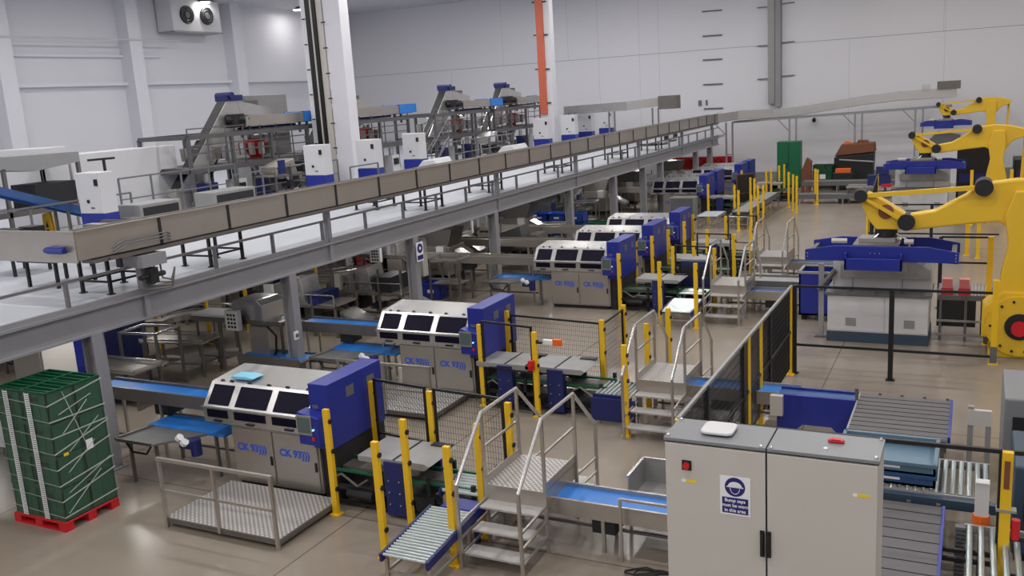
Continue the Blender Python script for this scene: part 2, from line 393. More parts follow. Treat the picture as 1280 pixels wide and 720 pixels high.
# ------------------------------------------------------------------ deck cabinets
def deck_cabinet(loc, label):
    t = thing('control_cabinet', label, 'cabinet', loc, 0, 'white cabinets on blue bases along the walkway')
    MB().box(-.42,0,0,.42,.5,.38).build('foot', LGREY, t)
    MB().box(-.45,-.02,.38,.45,.52,.86).build('base', BLUE, t, bevel=.02)
    MB().box(-.45,0,.86,.45,.5,1.98).build('body', WHITE, t, bevel=.02)
    MB().box(-.43,-.02,.88,.43,.0,1.96).build('door', WHITE, t)
    MB().box(.28,-.05,1.62,.4,-.02,1.8).build('display', BLACK, t)
    MB().tube((-.05,-.05,1.2),(-.05,-.02,1.2),.05,10).build('switch', DARK, t)
    MB().box(.02,-.03,1.0,.16,-.02,1.04).build('name_plate', GREY, t)
    return t
DL = ['white control cabinet with blue base, nearest one beyond the left trough corner',
 'white control cabinet with blue base in front of the tall dark trunked column','white control cabinet with blue base right of the tall white column',
 'white control cabinet with blue base beside the wrapped load','white control cabinet with blue base at the foot of the orange striped column',
 'white control cabinet with blue base, first right of the orange striped column','white control cabinet with blue base, second right of the orange striped column',
 'white control cabinet with blue base, last one towards the far wall']
dc = None
for (x,y), l in zip(((-21.6,17.3),(-21.9,27.4),(-21.4,30.0),(-21.9,34.1),(-21.4,46.5),(-21.35,50.2),(-21.5,53.2),(-21.6,57.0)), DL):
    if dc is None: dc = deck_cabinet((x,y,3.15), l)
    else: dup(dc, (x,y,3.15 if y < 56 else 3.15), label=l)

# inner deck extension (raised weigher level stands on the same deck further left)
t = thing('weigher_platform', 'broad pale mezzanine floor carrying the weighing towers on the left', 'mezzanine', (-31,2,0))
MB().box(-13,0,2.9,-.05,59,3.14).build('deck', DECK, t)
for y in (4,14,24,34,44,54):
    for x in (-12,-6,-1): MB().box(x-.15,y-.15,0,x+.15,y+.15,2.9).build('column', BEAM, t)
t2 = MB().box(-14.7,58.05,3.0,-31,60.5,3.15)
tag(t2.build('end_landing', DECK), 'pale landing closing the far end of the walkway', 'landing')
for c in range(5):
    pass
# ------------------------------------------------------------------ weighing towers
def frame_tower(label, loc, L=6.0, W=2.4):
    t = thing('weigher_support_frame', label, 'frame', loc, 0, None)
    for x in (0, W):
        for y in (0, L*.33, L*.66, L): MB().box(x-.06,y-.06,0,x+.06,y+.06,2.55).build('leg', FRAME, t)
    for z in (1.35, 2.55):
        s = MB()
        for x in (0, W): s.box(x-.07,0,z-.08,x+.07,L,z+.08)
        for y in (0, L*.33, L*.66, L): s.box(0,y-.06,z-.07,W,y+.06,z+.07)
        s.build('cross_beam', FRAME, t)
    MB().box(0,0,1.43,W,L,1.47).build('service_floor', FRAME, t)
    g = MB()
    for z in (1.95,2.25,2.85): g.bar((W,0,z),(W,L,z),.04)
    for k in range(8): y = L*k/7; g.bar((W,y,1.45),(W,y,2.85),.035)
    g.build('guard_rail', FRAME, t)
    return t
def weigher(label, loc, accent):
    t = thing('multihead_weigher', label, 'weigher', loc)
    MB().lathe([(.25,0),(.3,.1),(.55,.35),(.55,.6),(.2,.75)],n=16).build('drum', accent, t)
    MB().lathe([(.55,.9),(.12,1.06),(.05,1.1)],n=16).build('top_cone', STEELB, t)
    MB().lathe([(.06,.7),(.06,.95)],n=8).build('centre_post', STEEL, t)
    for k in range(12):
        a = 2*PI*k/12; c, s_ = math.cos(a), math.sin(a)
        b = MB(); b.bar((c*.68,s_*.68,.15),(c*.72,s_*.72,.62),.2,.16).build('bucket', STEELB if k % 2 else STEEL, t)
    MB().lathe([(.5,0),(.14,-.5),(.14,-.7)],n=16).build('discharge_funnel', STEEL, t)
    return t
def elevator(label, loc, run=2.9, rise=3.2, w=.7):
    t = thing('inclined_elevator', label, 'conveyor', loc)
    f = MB(); pr = [(-.1,.0),(.75,-.1),(run+.95,rise-.5),(run+.75,rise-.1),(run+.1,rise+.08)]
    f.prism(pr,'x',-.03,.02).prism(pr,'x',w,w+.05).build('side_plate', STEELB, t)
    MB().bar((w/2,-.02,.06),(w/2,run+.12,rise+.06),w-.02,.1).prism([(.75,-.1),(1.35,-.05),(2.3,1.35),(1.9,1.25)],'x',.05,w+.03).build('belt', BLACK, t)
    MB().box(-.08,run-.1,rise-.1,w+.12,run+.75,rise+.12).tube((-.15,run+.1,rise+.1),(w+.2,run+.1,rise+.1),.14,10).build('head_drive', NAVY, t)
    MB().prism([(run+.5,rise-.1),(run+2.4,rise-.45),(run+2.4,rise-.75),(run+.7,rise-.95)],'x',0,w+.06).build('chute', STEELB, t)
    MB().box(.1,run+1.1,rise-.4,w,run+1.7,rise-.12).build('chute_cover', STEELD, t)
    MB().box(w+.05,run-.2,rise-1.1,w+.5,run+.3,rise-.6).tube((w+.1,run-.3,rise-.8),(w+.6,run+.4,rise-.8),.15,10).build('motor', DARK, t)
    MB().bar((.1,run*.6,-.1),(.1,run*.6,rise*.5),.08).bar((w-.1,run*.6,-.1),(w-.1,run*.6,rise*.5),.08).build('leg', STEELD, t)
    MB().box(0,-.2,-.65,w,.5,.1).build('hopper', STEEL, t)
    for y in (.0,.4): MB().box(.05,y,-.67,.15,y+.06,-.0).build('foot', STEELD, t)
    return t
def tray(label, loc, L=5.0):
    t = thing('vibratory_tray', label, 'conveyor', loc)
    MB().prism([(-.0,.35),(.25,0),(.75,0),(1.0,.35),(.97,.35),(.73,.04),(.27,.04),(.03,.35)],'y',0,L-1.5).build('tray', STEEL, t)
    MB().box(.98,0,.0,1.02,L-1.5,.38).build('tray_side', STEEL, t)
    MB().prism([(0,.42),(.25,-.03),(.8,-.03),(1.06,.42),(.98,.42),(.73,.05),(.27,.05),(.06,.42)],'y',L-1.5,L).box(.98,L-1.5,0,1.06,L,.42).build('tray_end', BELT, t)
    for y in (.4,L-1.0): MB().box(.3,y,-.45,.38,y+.08,.02).box(.7,y,-.45,.78,y+.08,.02).build('leg', STEELD, t)
    MB().tube((.3,.3,-.1),(.3,L-1.2,-.1),.05).build('drive_rod', NAVY, t)
    return t
def process_machine(label, loc, seed, rz=0, h=1.7):
    q = random.Random(seed); t = thing('conveying_machine', label, 'machine', loc, rz)
    L, W = 2.6, 1.1
    for x in (0, L/3, 2*L/3, L-.06):
        for y in (0, W-.06): MB().box(x,y,0,x+.06,y+.06,q.uniform(.9,h)).build('leg', STEELD, t)
    s = MB()
    for z in (.3,.85): s.box(0,0,z,L,.05,z+.05).box(0,W-.05,z,L,W,z+.05)
    s.build('frame', STEELD, t)
    MB().box(.05,.08,.9,L,W-.08,.96).build('bed', STEEL, t)
    MB().prism([(q.uniform(.1,.5),.96),(L*.55,.96),(L*.5,h),(q.uniform(.2,.5),h-.25)],'y',.15,W-.15).build('cowl', q.choice((STEELB,STEEL,GREY)), t, bevel=.02)
    MB().box(L*.62,.02,.96,L*.62+q.uniform(.3,.6),W-.1,q.uniform(1.2,h)).build('drive_housing', q.choice((DARK,NAVY,STEELD)), t)
    MB().tube((L*.3,-.1,.6),(L*.3,.35,.6),.13,10).box(L*.3-.1,.3,.5,L*.3+.2,.7,.75).build('motor', DARK, t)
    MB().box(.15,-.12,q.uniform(1.0,1.2),.45,-.02,1.5).build('control_box', q.choice((WHITE,CREAM,NAVY)), t)
    MB().prism([(L,.75),(L+.7,.45),(L+.7,.4),(L,.65)],'y',.2,W-.2).build('chute', STEELB, t)
    MB().path([(.3,-.03,.5),(.7,-.06,.35),(1.4,-.05,.55),(2.1,-.04,.3),(2.4,-.02,.6)],.022).build('cable', BLACK, t)
    MB().bar((0,-.04,1.25),(L,-.04,1.25),.03).bar((0,-.04,.9),(0,-.04,1.25),.03).bar((L,-.04,.9),(L,-.04,1.25),.03).build('guard_rail', STEELB, t)
    for x in (.6,1.2,1.8): MB().box(x,W*.3,.35,x+.35,W*.7,q.uniform(.5,.75)).build('gearbox', q.choice((DARK,STEELD,GREY)), t)
    return t
towers = [(-27.4,24.4,6.6,'nearest'),(-27.4,31.6,7.2,'second'),(-27.2,41.0,6.0,'third'),(-27.2,47.6,6.4,'fourth')]
WL = {'nearest':'behind the left stretch of trough','second':'hidden partly by the tall white column','third':'between the two tall white columns','fourth':'just left of the orange striped column'}
for i, (x, y, L, nm) in enumerate(towers):
    frame_tower('steel frame of the %s weighing tower, %s' % (nm, WL[nm]), (x,y,3.15), L)
    elevator('steep elevator of the %s weighing tower, %s' % (nm, WL[nm]), (x+1.35, y-.4 if i else y-.05, 3.82), 2.9, 3.2, .42)
    tray('long stainless tray with blue end above the %s weighing tower' % nm, (x+1.45,y+3.0,5.95), min(L-1.4,4.9))
    for k, f in enumerate((.28,.72)):
        weigher('%s weigher with ring of buckets on the %s weighing tower, %s bay' % ('red hubbed' if k else 'steel hubbed', nm, 'right hand' if k else 'left hand'), (x+1.2,y+L*f,4.65), RED if k else STEELD)
    process_machine('steel conveying machine at the foot of the %s weighing tower' % nm, (x+4.3,y+2.2,3.15), 90+i, PI/2, 1.5) if i in (0,2) else None
    for k in range(4):
        y0 = y+.6+k*L*.23
        s = thing('bag_former', 'upright steel bag former under the %s weighing tower' % nm, 'machine', (x+1.9,y0,3.16), 0, 'bag formers under the %s weighing tower' % nm)
        MB().box(0,0,0,.5,.6,.85).build('cabinet', WHITE if k % 2 else NAVY, s); MB().tube((.25,.3,.85),(.25,.3,1.2),.12,10).build('forming_tube', STEELB, s)
        MB().box(.5,.1,.4,.54,.5,.7).build('control_face', DARK, s)
# platforms, stairs, boxes on the deck
def open_rail(label, loc, L, rz=0, h=1.05):
    t = thing('guard_rail', label, 'railing', loc, rz)
    MB().bar((0,0,h),(L,0,h),.05).build('top_rail', RAIL, t); MB().bar((0,0,h*.55),(L,0,h*.55),.04).build('mid_rail', RAIL, t)
    k = max(2, int(L/1.3)+1)
    for i in range(k): MB().box(L*i/(k-1)-.025,-.025,0,L*i/(k-1)+.025,.025,h).build('post', RAIL, t)
    return t
open_rail('grey steel guard rail left of the nearest weighing tower', (-24.3,20.6,3.15), 5.2, PI/2, 1.5)
open_rail('grey steel guard rail in front of the nearest weighing tower', (-23.2,24.5,3.15), 6.0, PI/2, 1.2)
open_rail('grey steel guard rail in front of the third weighing tower', (-22.6,38.5,3.15), 7.0, PI/2, 1.3)
open_rail('short steel guard rail beside the dark trunked column', (-20.6,27.8,3.15), 1.8, PI/2, 1.1)
t = thing('access_stair', 'steel access stair of the third weighing tower', 'stairs', (-24.4,38.6,3.15))
for k in range(6): MB().box(0,k*.28,k*.22+.18,.8,k*.28+.26,k*.22+.22).build('tread', STEELD, t)
for x in (0,.8): MB().bar((x,-.1,.1),(x,1.7,1.45),.04,.14).bar((x,-.1,1.0),(x,1.7,2.35),.04).bar((x,-.1,.1),(x,-.1,1.0),.04).bar((x,1.7,1.4),(x,1.7,2.35),.04).build('stringer', RAIL, t)
for k in range(2):
    MB().bar((.8*k,1.6,0),(.8*k,1.6,1.4),.05).build('leg', RAIL, t)
# white enclosure blocks and cream box
tag(MB().box(-28.5,19.6,3.15,-26.5,20.6,5.75).build('enclosure_block', WHITE, bevel=.02), 'tall white enclosure behind the nearest control cabinet', 'enclosure')
tag(MB().box(-27.8,20.7,3.15,-26.5,25.2,5.45).build('enclosure_block', WHITE, bevel=.02), 'wide white enclosure left of the nearest weighing tower', 'enclosure')
t = thing('floor_lamp_post', 'thin dark T shaped stand behind the nearest control cabinet', 'stand', (-22.3,18.5,3.15)); MB().box(-.03,-.03,0,.03,.03,2.25).build('post', DARK, t); MB().bar((-.1,-.45,2.27),(.1,.3,2.27),.06).build('cross_arm', DARK, t); MB().box(-.15,-.15,0,.15,.15,.03).build('base_plate', DARK, t)
def floor_box(label, loc, a, b, c, m, m2):
    t = thing('machine_housing', label, 'machine', loc)
    MB().box(0,0,.1,a,b,c).build('housing', m, t, bevel=.02); MB().box(a-.02,.1,.25,a+.02,b-.1,c-.1).build('opening', m2, t)
    MB().box(.05,.05,0,a-.05,b-.05,.1).build('base', STEELD, t); return t
floor_box('low white machine housing with dark opening right of the nearest control cabinet', (-21.9,18.4,3.15), .9, 1.5, .95, LGREY, DARK)
floor_box('low grey machine housing left of the dark trunked column', (-22.8,22.2,3.15), .9, 1.9, .85, LGREY, DARK)
floor_box('pale machine housing high up behind the near weighing towers', (-29.2,30.5,3.15), 1.4, 2.8, 4.0, LGREY, LGREY)
for l, loc, sz in (('white wrapped load beside the fourth control cabinet',(-20.6,32.3,3.15),(1.1,1.3,1.0)),('white wrapped load in front of the third weighing tower',(-20.3,38.9,3.15),(1.1,1.5,1.05))):
    t = thing('wrapped_load', l, 'load', loc); s = MB()
    a, b, c = sz; s.prism([(0,.12),(a,.12),(a*.97,c*.7),(a*.8,c),(a*.3,c*.94),(.03,c*.65)],'y',0,b); s.build('wrapped_goods', WHITE, t, bevel=.06)
    MB().box(0,0,0,a,b,.12).build('pallet', WOOD, t)
for k, y in enumerate((51.5,54.3)):
    floor_box('small white housing on the far end of the walkway, %s' % ('near one' if k == 0 else 'far one'), (-17.5-.3*k,y,3.15), 1.5, 1.0, .8, WHITE, DARK)
# blue inclined conveyor and grey structure at far left
t = thing('inclined_belt_conveyor', 'blue inclined belt conveyor descending from the left edge', 'conveyor', (-23.6,14.0,3.15))
for x in (0,.6): MB().bar((x,0,2.3),(x,5.2,.45),.06,.2).build('side_frame', BELTD, t)
MB().bar((.3,0,2.3),(.3,5.2,.42),.55,.05).build('belt', BELT, t)
for y, h in ((.8,2.0),(3.6,1.0)): MB().box(0,y,0,.07,y+.07,h).box(.55,y,0,.62,y+.07,h).build('leg', STEELD, t)
MB().bar((.68,-.5,1.15),(.68,5.8,1.15),.05).bar((.68,5.8,0),(.68,5.8,1.15),.05).bar((.68,2.4,0),(.68,2.4,1.15),.05).build('guard_rail', RAIL, t)
t = thing('canopy_frame', 'grey open canopy frame with sagging cover at the left edge', 'frame', (-26.6,13.5,3.15))
MB().prism([(0,2.55),(6.2,2.45),(6.2,2.15),(4.6,2.0),(3,2.2),(0,2.1)],'x',0,1.8).build('cover', LGREY, t)
for y in (1,3.6,6.1): 
    MB().box(1.7,y,0,1.8,y+.1,2.15).build('leg', STEELD, t); MB().box(0,y,0,.1,y+.1,2.2).build('leg', STEELD, t)
MB().box(.3,.2,.75,1.8,6.0,.9).box(.2,.2,1.05,1.6,3.0,1.4).build('bench', STEELD, t)
MB().box(.6,4.6,.9,1.7,6.0,1.6).build('drawer_unit', DARK, t)
# wet floor sign
t = thing('wet_floor_sign', 'small yellow folding wet floor sign on the walkway at left', 'sign', (-25.7,18.9,3.15), .3)
MB().prism([(-.16,0),(.16,0),(.12,.62),(-.12,.62)],'y',-.02,.0).build('front_panel', YEL, t); 
q = MB().prism([(-.16,0),(.16,0),(.12,.62),(-.12,.62)],'y',.12,.14).build('back_panel', YEL, t)
MB().prism([(-.05,.2),(.05,.2),(0,.42)],'y',-.025,-.02).box(-.06,-.025,.08,.06,-.02,.14).build('pictogram', BLACK, t)
MB().box(-.06,-.02,.6,.06,.14,.64).build('hinge', YEL, t)
# jumbled drives behind the trough near left: rollers and motors
for k, (x, y) in enumerate(((-17.8,12.4),(-18.6,14.6),(-20.3,13.2))):
    t = thing('drive_station', ['dark drive unit on steel legs under the left trough end','dark drive unit behind the left trough end','dark drive unit left of the yellow wet floor sign'][k], 'machine', (x,y,3.15))
    for a in (0,.9):
        for b in (0,.9): MB().box(a,b,0,a+.06,b+.06,.6).build('leg', DARK, t)
    MB().box(-.1,-.1,.55,1.1,1.1,.75).tube((.2,.4,.9),(.9,.4,.9),.16,10).box(.5,.6,.7,.95,.95,1.05).build('motor', DARK, t)
    MB().box(0,0,.75,1,.25,1.0).build('guard', STEEL, t)
# stands below the trough
def stand(label, loc, w=.8, d=1.0, h=.7):
    t = thing('steel_stand', label, 'stand', loc)
    for a in (0,w):
        for b in (0,d): MB().box(a-.03,b-.03,.02,a+.03,b+.03,h).box(a-.06,b-.06,0,a+.06,b+.06,.02).build('leg', DARK, t)
    MB().box(-.06,-.06,h,w+.06,d+.06,h+.06).build('top', STEELD, t)
    MB().bar((0,0,.25),(w,0,.25),.04).bar((0,d,.25),(w,d,.25),.04).bar((0,0,.25),(0,d,.25),.04).bar((w,0,.25),(w,d,.25),.04).build('stretcher', DARK, t)
    return t
for k, (x, y) in enumerate(((-15.95,15.0),(-15.85,12.2),(-16.0,24.2),(-17.9,24.3),(-16.2,28.8),(-16.3,35.6),(-16,42),(-16,47.5))):
    stand(['steel stand with crossbars on the pale deck, clear view below the trough','steel stand beside the pipe cluster under the trough','steel stand below the trough above the second machine line','steel stand set back below the middle of the trough',
           'steel stand below the trough near the long column row','steel stand below the trough, fourth from the far end','steel stand below the trough towards the far end','farthest steel stand below the trough'][k], (x,y,3.15))

# ------------------------------------------------------------------ packing machines
def machine():
    t = thing('case_packing_machine', 'x', 'machine')
    MB().box(-1.93,.05,.1,-.02,1.3,1.15).build('body', STEEL, t, bevel=.01)
    MB().box(-1.9,.1,0,-.1,1.2,.1).build('base', DARK, t)
    for x0, x1 in ((-1.9,-1.02),(-.98,-.06)):
        d = MB().box(x0,.02,.14,x1,.05,1.1).build('door', STEEL, t, bevel=.005)
        MB().box(x1-.06,0,.5,x1-.02,.03,.66).build('door_handle', BLACK, d)
        text('lettering', 'CK 93)))', .18, LOGO, d, ((x0+x1)/2-.02,.018,.76), bold=.0075)
    # hood: slanted front, flat top
    prof = [(0,1.15),(0,1.43),(.3,1.82),(1.15,1.9),(1.3,1.8),(1.3,1.15)]
    MB().prism(prof,'x',-2.5,-.1).build('hood', STEELB, t, bevel=.01)
    def P(u, k): # point on slanted face, u 0..1
        return (0-k*.79+u*.3, 1.43+u*.39+k*.61)
    for x0, x1 in ((-2.4,-1.93),(-1.78,-1.08),(-.93,-.22)):
        a = P(.12,.012); b = P(.88,.012); a0 = P(.12,-.03); b0 = P(.88,-.03)
        w = MB(); w.add([(x0,a[0],a[1]),(x1,a[0],a[1]),(x1,b[0],b[1]),(x0,b[0],b[1]),(x0,a0[0],a0[1]),(x1,a0[0],a0[1]),(x1,b0[0],b0[1]),(x0,b0[0],b0[1])],
              [(0,1,2,3),(7,6,5,4),(0,4,5,1),(1,5,6,2),(2,6,7,3),(3,7,4,0)])
        w.box(x0,-.012,1.26,x1,.02,1.4)
        w = w.build('window', WIN, t)
        MB().box((x0+x1)/2-.09,-.03,1.19,(x0+x1)/2+.09,-.0,1.22).build('latch', DARK, t)
        MB().tube((x0+.1,.33,1.83),(x0+.16,.33,1.83),.025,8).tube((x1-.16,.33,1.83),(x1-.1,.33,1.83),.025,8).build('hinge', DARK, t)
    MB().bar((-2.5,-.02,1.44),(-.1,-.02,1.44),.03).build('hood_rail', STEELB, t)
    MB().box(-.02,.1,0,.3,1.5,.96).build('exit_housing', DARK, t)
    c = MB().box(-.06,-.03,.96,.33,1.5,2.08).build('blue_cabinet', BLUE, t, bevel=.012)
    for y in (.45,1.05): MB().box(.325,y,1.72,.335,y+.22,1.9).build('vent', GREY, c)
    MB().box(.0,-.035,1.66,.12,-.03,1.72).build('badge', GREY, c)
    p = MB().prism([(-.12,1.12),(.3,1.12),(.3,1.6),(-.12,1.68)],'y',-.3,-.03).build('control_panel', BLUE, t, bevel=.02)
    MB().box(-.1,-.33,1.34,.14,-.3,1.6).build('screen', [SCREEN], p)
    MB().box(-.13,-.32,1.3,.17,-.3,1.63).build('bezel', STEEL, p)
    MB().tube((.2,-.33,1.25),(.2,-.3,1.25),.03,10).build('stop_button', RED, p)
    MB().tube((.2,-.33,1.4),(.2,-.3,1.4),.018,8).build('pilot_lamp', LED, p)
    return t
m = machine()
YL = [11.34,16.72,25.2,28.45,31.5]
ML = ['stainless packing machine with blue end cabinet, nearest one in front','stainless packing machine with blue end cabinet, second from the front behind the mesh guard',
 'stainless packing machine, third one and foremost of the middle cluster','stainless packing machine just behind the third one','stainless packing machine at the back of the middle cluster',
 'stainless packing machine beyond the middle cluster with cream side box','far stainless packing machine showing mostly its blue cabinet','far stainless packing machine below the red crates','farthest stainless packing machine near the far wall']
m.location = (-9.6,YL[0],0); m['label'] = ML[0]; m['group'] = 'packing machines in the lines'
pos = [(-9.6,y) for y in YL]+[(-12.0,44.4),(-12.0,46.4),(-11.6,50.1),(-11.6,52.1)]
for (x, y), l in list(zip(pos, ML))[1:]: dup(m, (x,y,0), label=l)
tag(MB().prism([(-.2,0),(.25,0),(.3,.03),(.1,.05),(-.22,.04)],'y',0,.28).build('plastic_film', GLASSB, loc=(-11.5,11.72,1.865)), 'crumpled pale blue film on top of the nearest packing machine', 'film')

# inspection platforms
def platform():
    t = thing('work_platform', 'x', 'platform')
    MB().box(0,0,.14,2.34,1.5,.17).build('deck', TREAD, t)
    f = MB(); f.box(0,0,.07,2.34,.05,.15).box(0,1.45,.07,2.34,1.5,.15).box(0,0,.07,.05,1.5,.15).box(2.29,0,.07,2.34,1.5,.15); f.build('frame', STEELD, t)
    for x in (.08,2.2):
        for y in (.1,1.35): MB().box(x,y,0,x+.06,y+.06,.08).build('foot', STEELD, t)
    for x in (0,1.14,2.29): MB().box(x,-.03,.0 if x != 1.14 else .08,x+.05,.02,1.17).build('rail_post', STEEL, t)
    MB().box(-.01,-.035,1.15,2.35,.02,1.2).build('top_rail', STEEL, t); MB().box(0,-.03,.62,2.34,.01,.66).build('mid_rail', STEEL, t)
    return t
p = platform(); p.location = (-11.5,9.7,0); p['label'] = 'tread plate work platform with handrail in front of the nearest machine'
dup(p, (-12.1,15.2,0), label='tread plate work platform with handrail behind the mesh guard')
for o in (p,): pass

# ------------------------------------------------------------------ light curtain posts
def ypost():
    t = thing('safety_post', 'x', 'post')
    MB().box(-.05,-.035,0,.05,.035,1.8).build('pole', YEL, t); MB().box(-.09,-.08,0,.09,.08,.02).build('base_plate', YEL, t)
    for z in (.45,1.1,1.6): MB().tube((.045,0,z),(.075,0,z),.04,10).build('sensor', BLACK, t)
    return t
yp = None
PL = [(-9.08,11.0,'yellow safety post at the right end of the nearest machine'),(-7.49,10.06,'yellow safety post at the left corner of the near gravity roller conveyor'),(-7.61,10.97,'yellow safety post with sensors behind the near gravity roller conveyor'),
 (-6.4,10.22,'tallest looking yellow safety post at the foot of the nearest crossover steps'),(-6.42,11.14,'yellow sensor post close beside the deck of the nearest crossover steps'),(-6.4,12.12,'yellow safety post at the far corner of the nearest crossover steps'),
 (-7.92,12.26,'yellow safety post joining two mesh panels behind the near line'),(-9.22,12.45,'yellow safety post behind the blue cabinet of the nearest machine'),
 (-9.25,16.45,'yellow safety post at the right end of the second machine'),(-7.83,16.15,'yellow safety post with red button at the black gate frame'),(-9.23,17.7,'yellow safety post behind the blue cabinet of the second machine'),
 (-6.84,17.37,'yellow safety post at the mesh corner of the second line'),(-6.86,18.76,'yellow safety post at the far end of the second line side mesh'),(-5.75,15.68,'yellow safety post by the left rail of the second crossover steps'),
 (-5.84,17.3,'yellow sensor post behind the deck of the second crossover steps'),(-5.81,18.67,'yellow safety post beyond the second crossover steps'),
 (-9.17,24.85,'yellow safety post at the right end of the third machine'),(-7.62,23.81,'yellow safety post left of the third line roller table'),(-7.95,26.2,'yellow safety post at the left side of the third line black frame'),
 (-6.59,23.72,'yellow safety post right of the third line roller table'),(-9.18,28.0,'yellow safety post at the right end of the fourth machine'),(-9.37,26.9,'yellow safety post behind the third machine cabinet'),
 (-9.05,29.34,'yellow safety post behind the fourth machine cabinet'),(-9.02,31.14,'yellow safety post at the right end of the fifth machine'),(-9.2,32.9,'yellow safety post behind the fifth machine cabinet'),
 (-7.56,27.09,'yellow safety post in the fourth line left of the stair rails'),(-7.76,29.42,'yellow safety post at the fourth line black frame'),(-6.67,26.06,'yellow safety post touching the black frame left of the third crossover steps'),
 (-7.9,32.54,'yellow safety post in the fifth line at the black frame'),(-6.68,28.52,'yellow safety post left of the fourth crossover steps'),(-6.55,30.35,'yellow safety post behind the fourth crossover steps')]
far = [(-11.28,43.09),(-9.92,42.61),(-9.23,40.37),(-11.14,49.54),(-9.86,45.74),(-9.58,45.33),(-8.82,42.49),(-8.58,42.47),(-9.71,50.12),(-9.8,49.3),(-9.62,51.9),(-9.48,52.64),(-8.46,48.21),(-8.03,46.95),(-7.72,46.15),(-7.38,49.65),(-7.2,49.2),(-8.3,38.6)]
for i, a in enumerate(PL+[(x,y,None) for x, y in far]):
    if a[2] is None: l, g = 'slim yellow safety post standing among the far lines', 'safety posts among the far lines'
    else: l, g = a[2], 'safety posts of the near and middle lines'
    if yp is None: yp = ypost(); yp.location = (a[0],a[1],0); yp['label'] = l; yp['group'] = g
    else: dup(yp, (a[0],a[1],0), label=l, group=g)

# ------------------------------------------------------------------ mesh guards
def guard(label, a, b, z0=.1, z1=1.85, step=.05, frame=BLACK, mid=True, mesh=True, wire=.0038):
    a = Vector((a[0],a[1],0)); b = Vector((b[0],b[1],0)); d = b-a; L = d.length; rz = math.atan2(d.y, d.x)
    t = thing('mesh_guard', label, 'fence', a, rz)
    f = MB(); f.bar((0,0,z1),(L,0,z1),.04).bar((0,0,z0),(L,0,z0),.04).bar((.02,0,z0),(.02,0,z1),.04).bar((L-.02,0,z0),(L-.02,0,z1),.04)
    if mid: f.bar((0,0,z0+(z1-z0)*.45),(L,0,z0+(z1-z0)*.45),.03)
    f.build('frame', frame, t)
    MB().box(0,-.03,0,.06,.03,z0).build('foot', frame, t); MB().box(L-.06,-.03,0,L,.03,z0).build('foot', frame, t)
    if mesh:
        w = MB(); k = int(L/step)
        for i in range(1, k): x = L*i/k; w.box(x-wire/2,-wire/2,z0,x+wire/2,wire/2,z1)
        k = int((z1-z0)/(step*2))
        for i in range(1, k): z = z0+(z1-z0)*i/k; w.box(0,-wire/2,z-wire/2,L,wire/2,z+wire/2)
        w.build('wire_mesh', WIRE, t)
    return t
guard('black framed mesh guard right of the nearest blue cabinet', (-9.15,12.42),(-8.0,12.26))
guard('mesh guard between the sensor posts behind the near roller conveyor', (-7.84,12.24),(-6.48,12.12), mid=False)
guard('black gate frame with red button in front of the second line', (-9.18,16.42),(-7.9,16.2), .1, 1.88, mesh=False)
guard('long mesh guard behind the second line transfer tables', (-9.15,17.72),(-6.9,17.45), .1, 1.7, mid=False)
guard('mesh guard running back from the second line corner post', (-6.84,17.46),(-6.86,18.7), .1, 1.7, mid=False)
guard('black frame over the third line cabinet', (-7.86,26.1),(-6.78,25.9), mesh=False)
guard('black frame over the fourth line', (-7.8,28.3),(-6.69,28.2), mesh=False)
guard('black frame over the fifth line', (-7.8,32.4),(-6.72,32.2), mesh=False)
guard('dark rust coloured guard panel among the far lines', (-10.6,46.0),(-9.9,46.9), .2, 1.9, step=.03, wire=.02, frame=WOOD)
t = thing('stop_button_box', 'red emergency stop box on the black gate frame of the second line', 'button box', (-7.88,16.1,1.1)); MB().box(-.05,-.1,-.08,.05,0,.12).build('housing', RED, t); MB().tube((0,-.14,.02),(0,-.1,.02),.04,10).build('button', RED, t)
t = thing('sensor_bracket', 'orange and white sensor on a bracket by the second line mesh', 'sensor', (-7.72,16.3,1.55)); MB().box(0,0,-.04,.22,.08,.05).build('housing', SIGNW, t); MB().box(-.15,-.06,-.02,0,.04,.02).build('arm', DARK, t); MB().box(.22,0,-.06,.4,.09,.07).build('sensor_head', ORANGE, t)

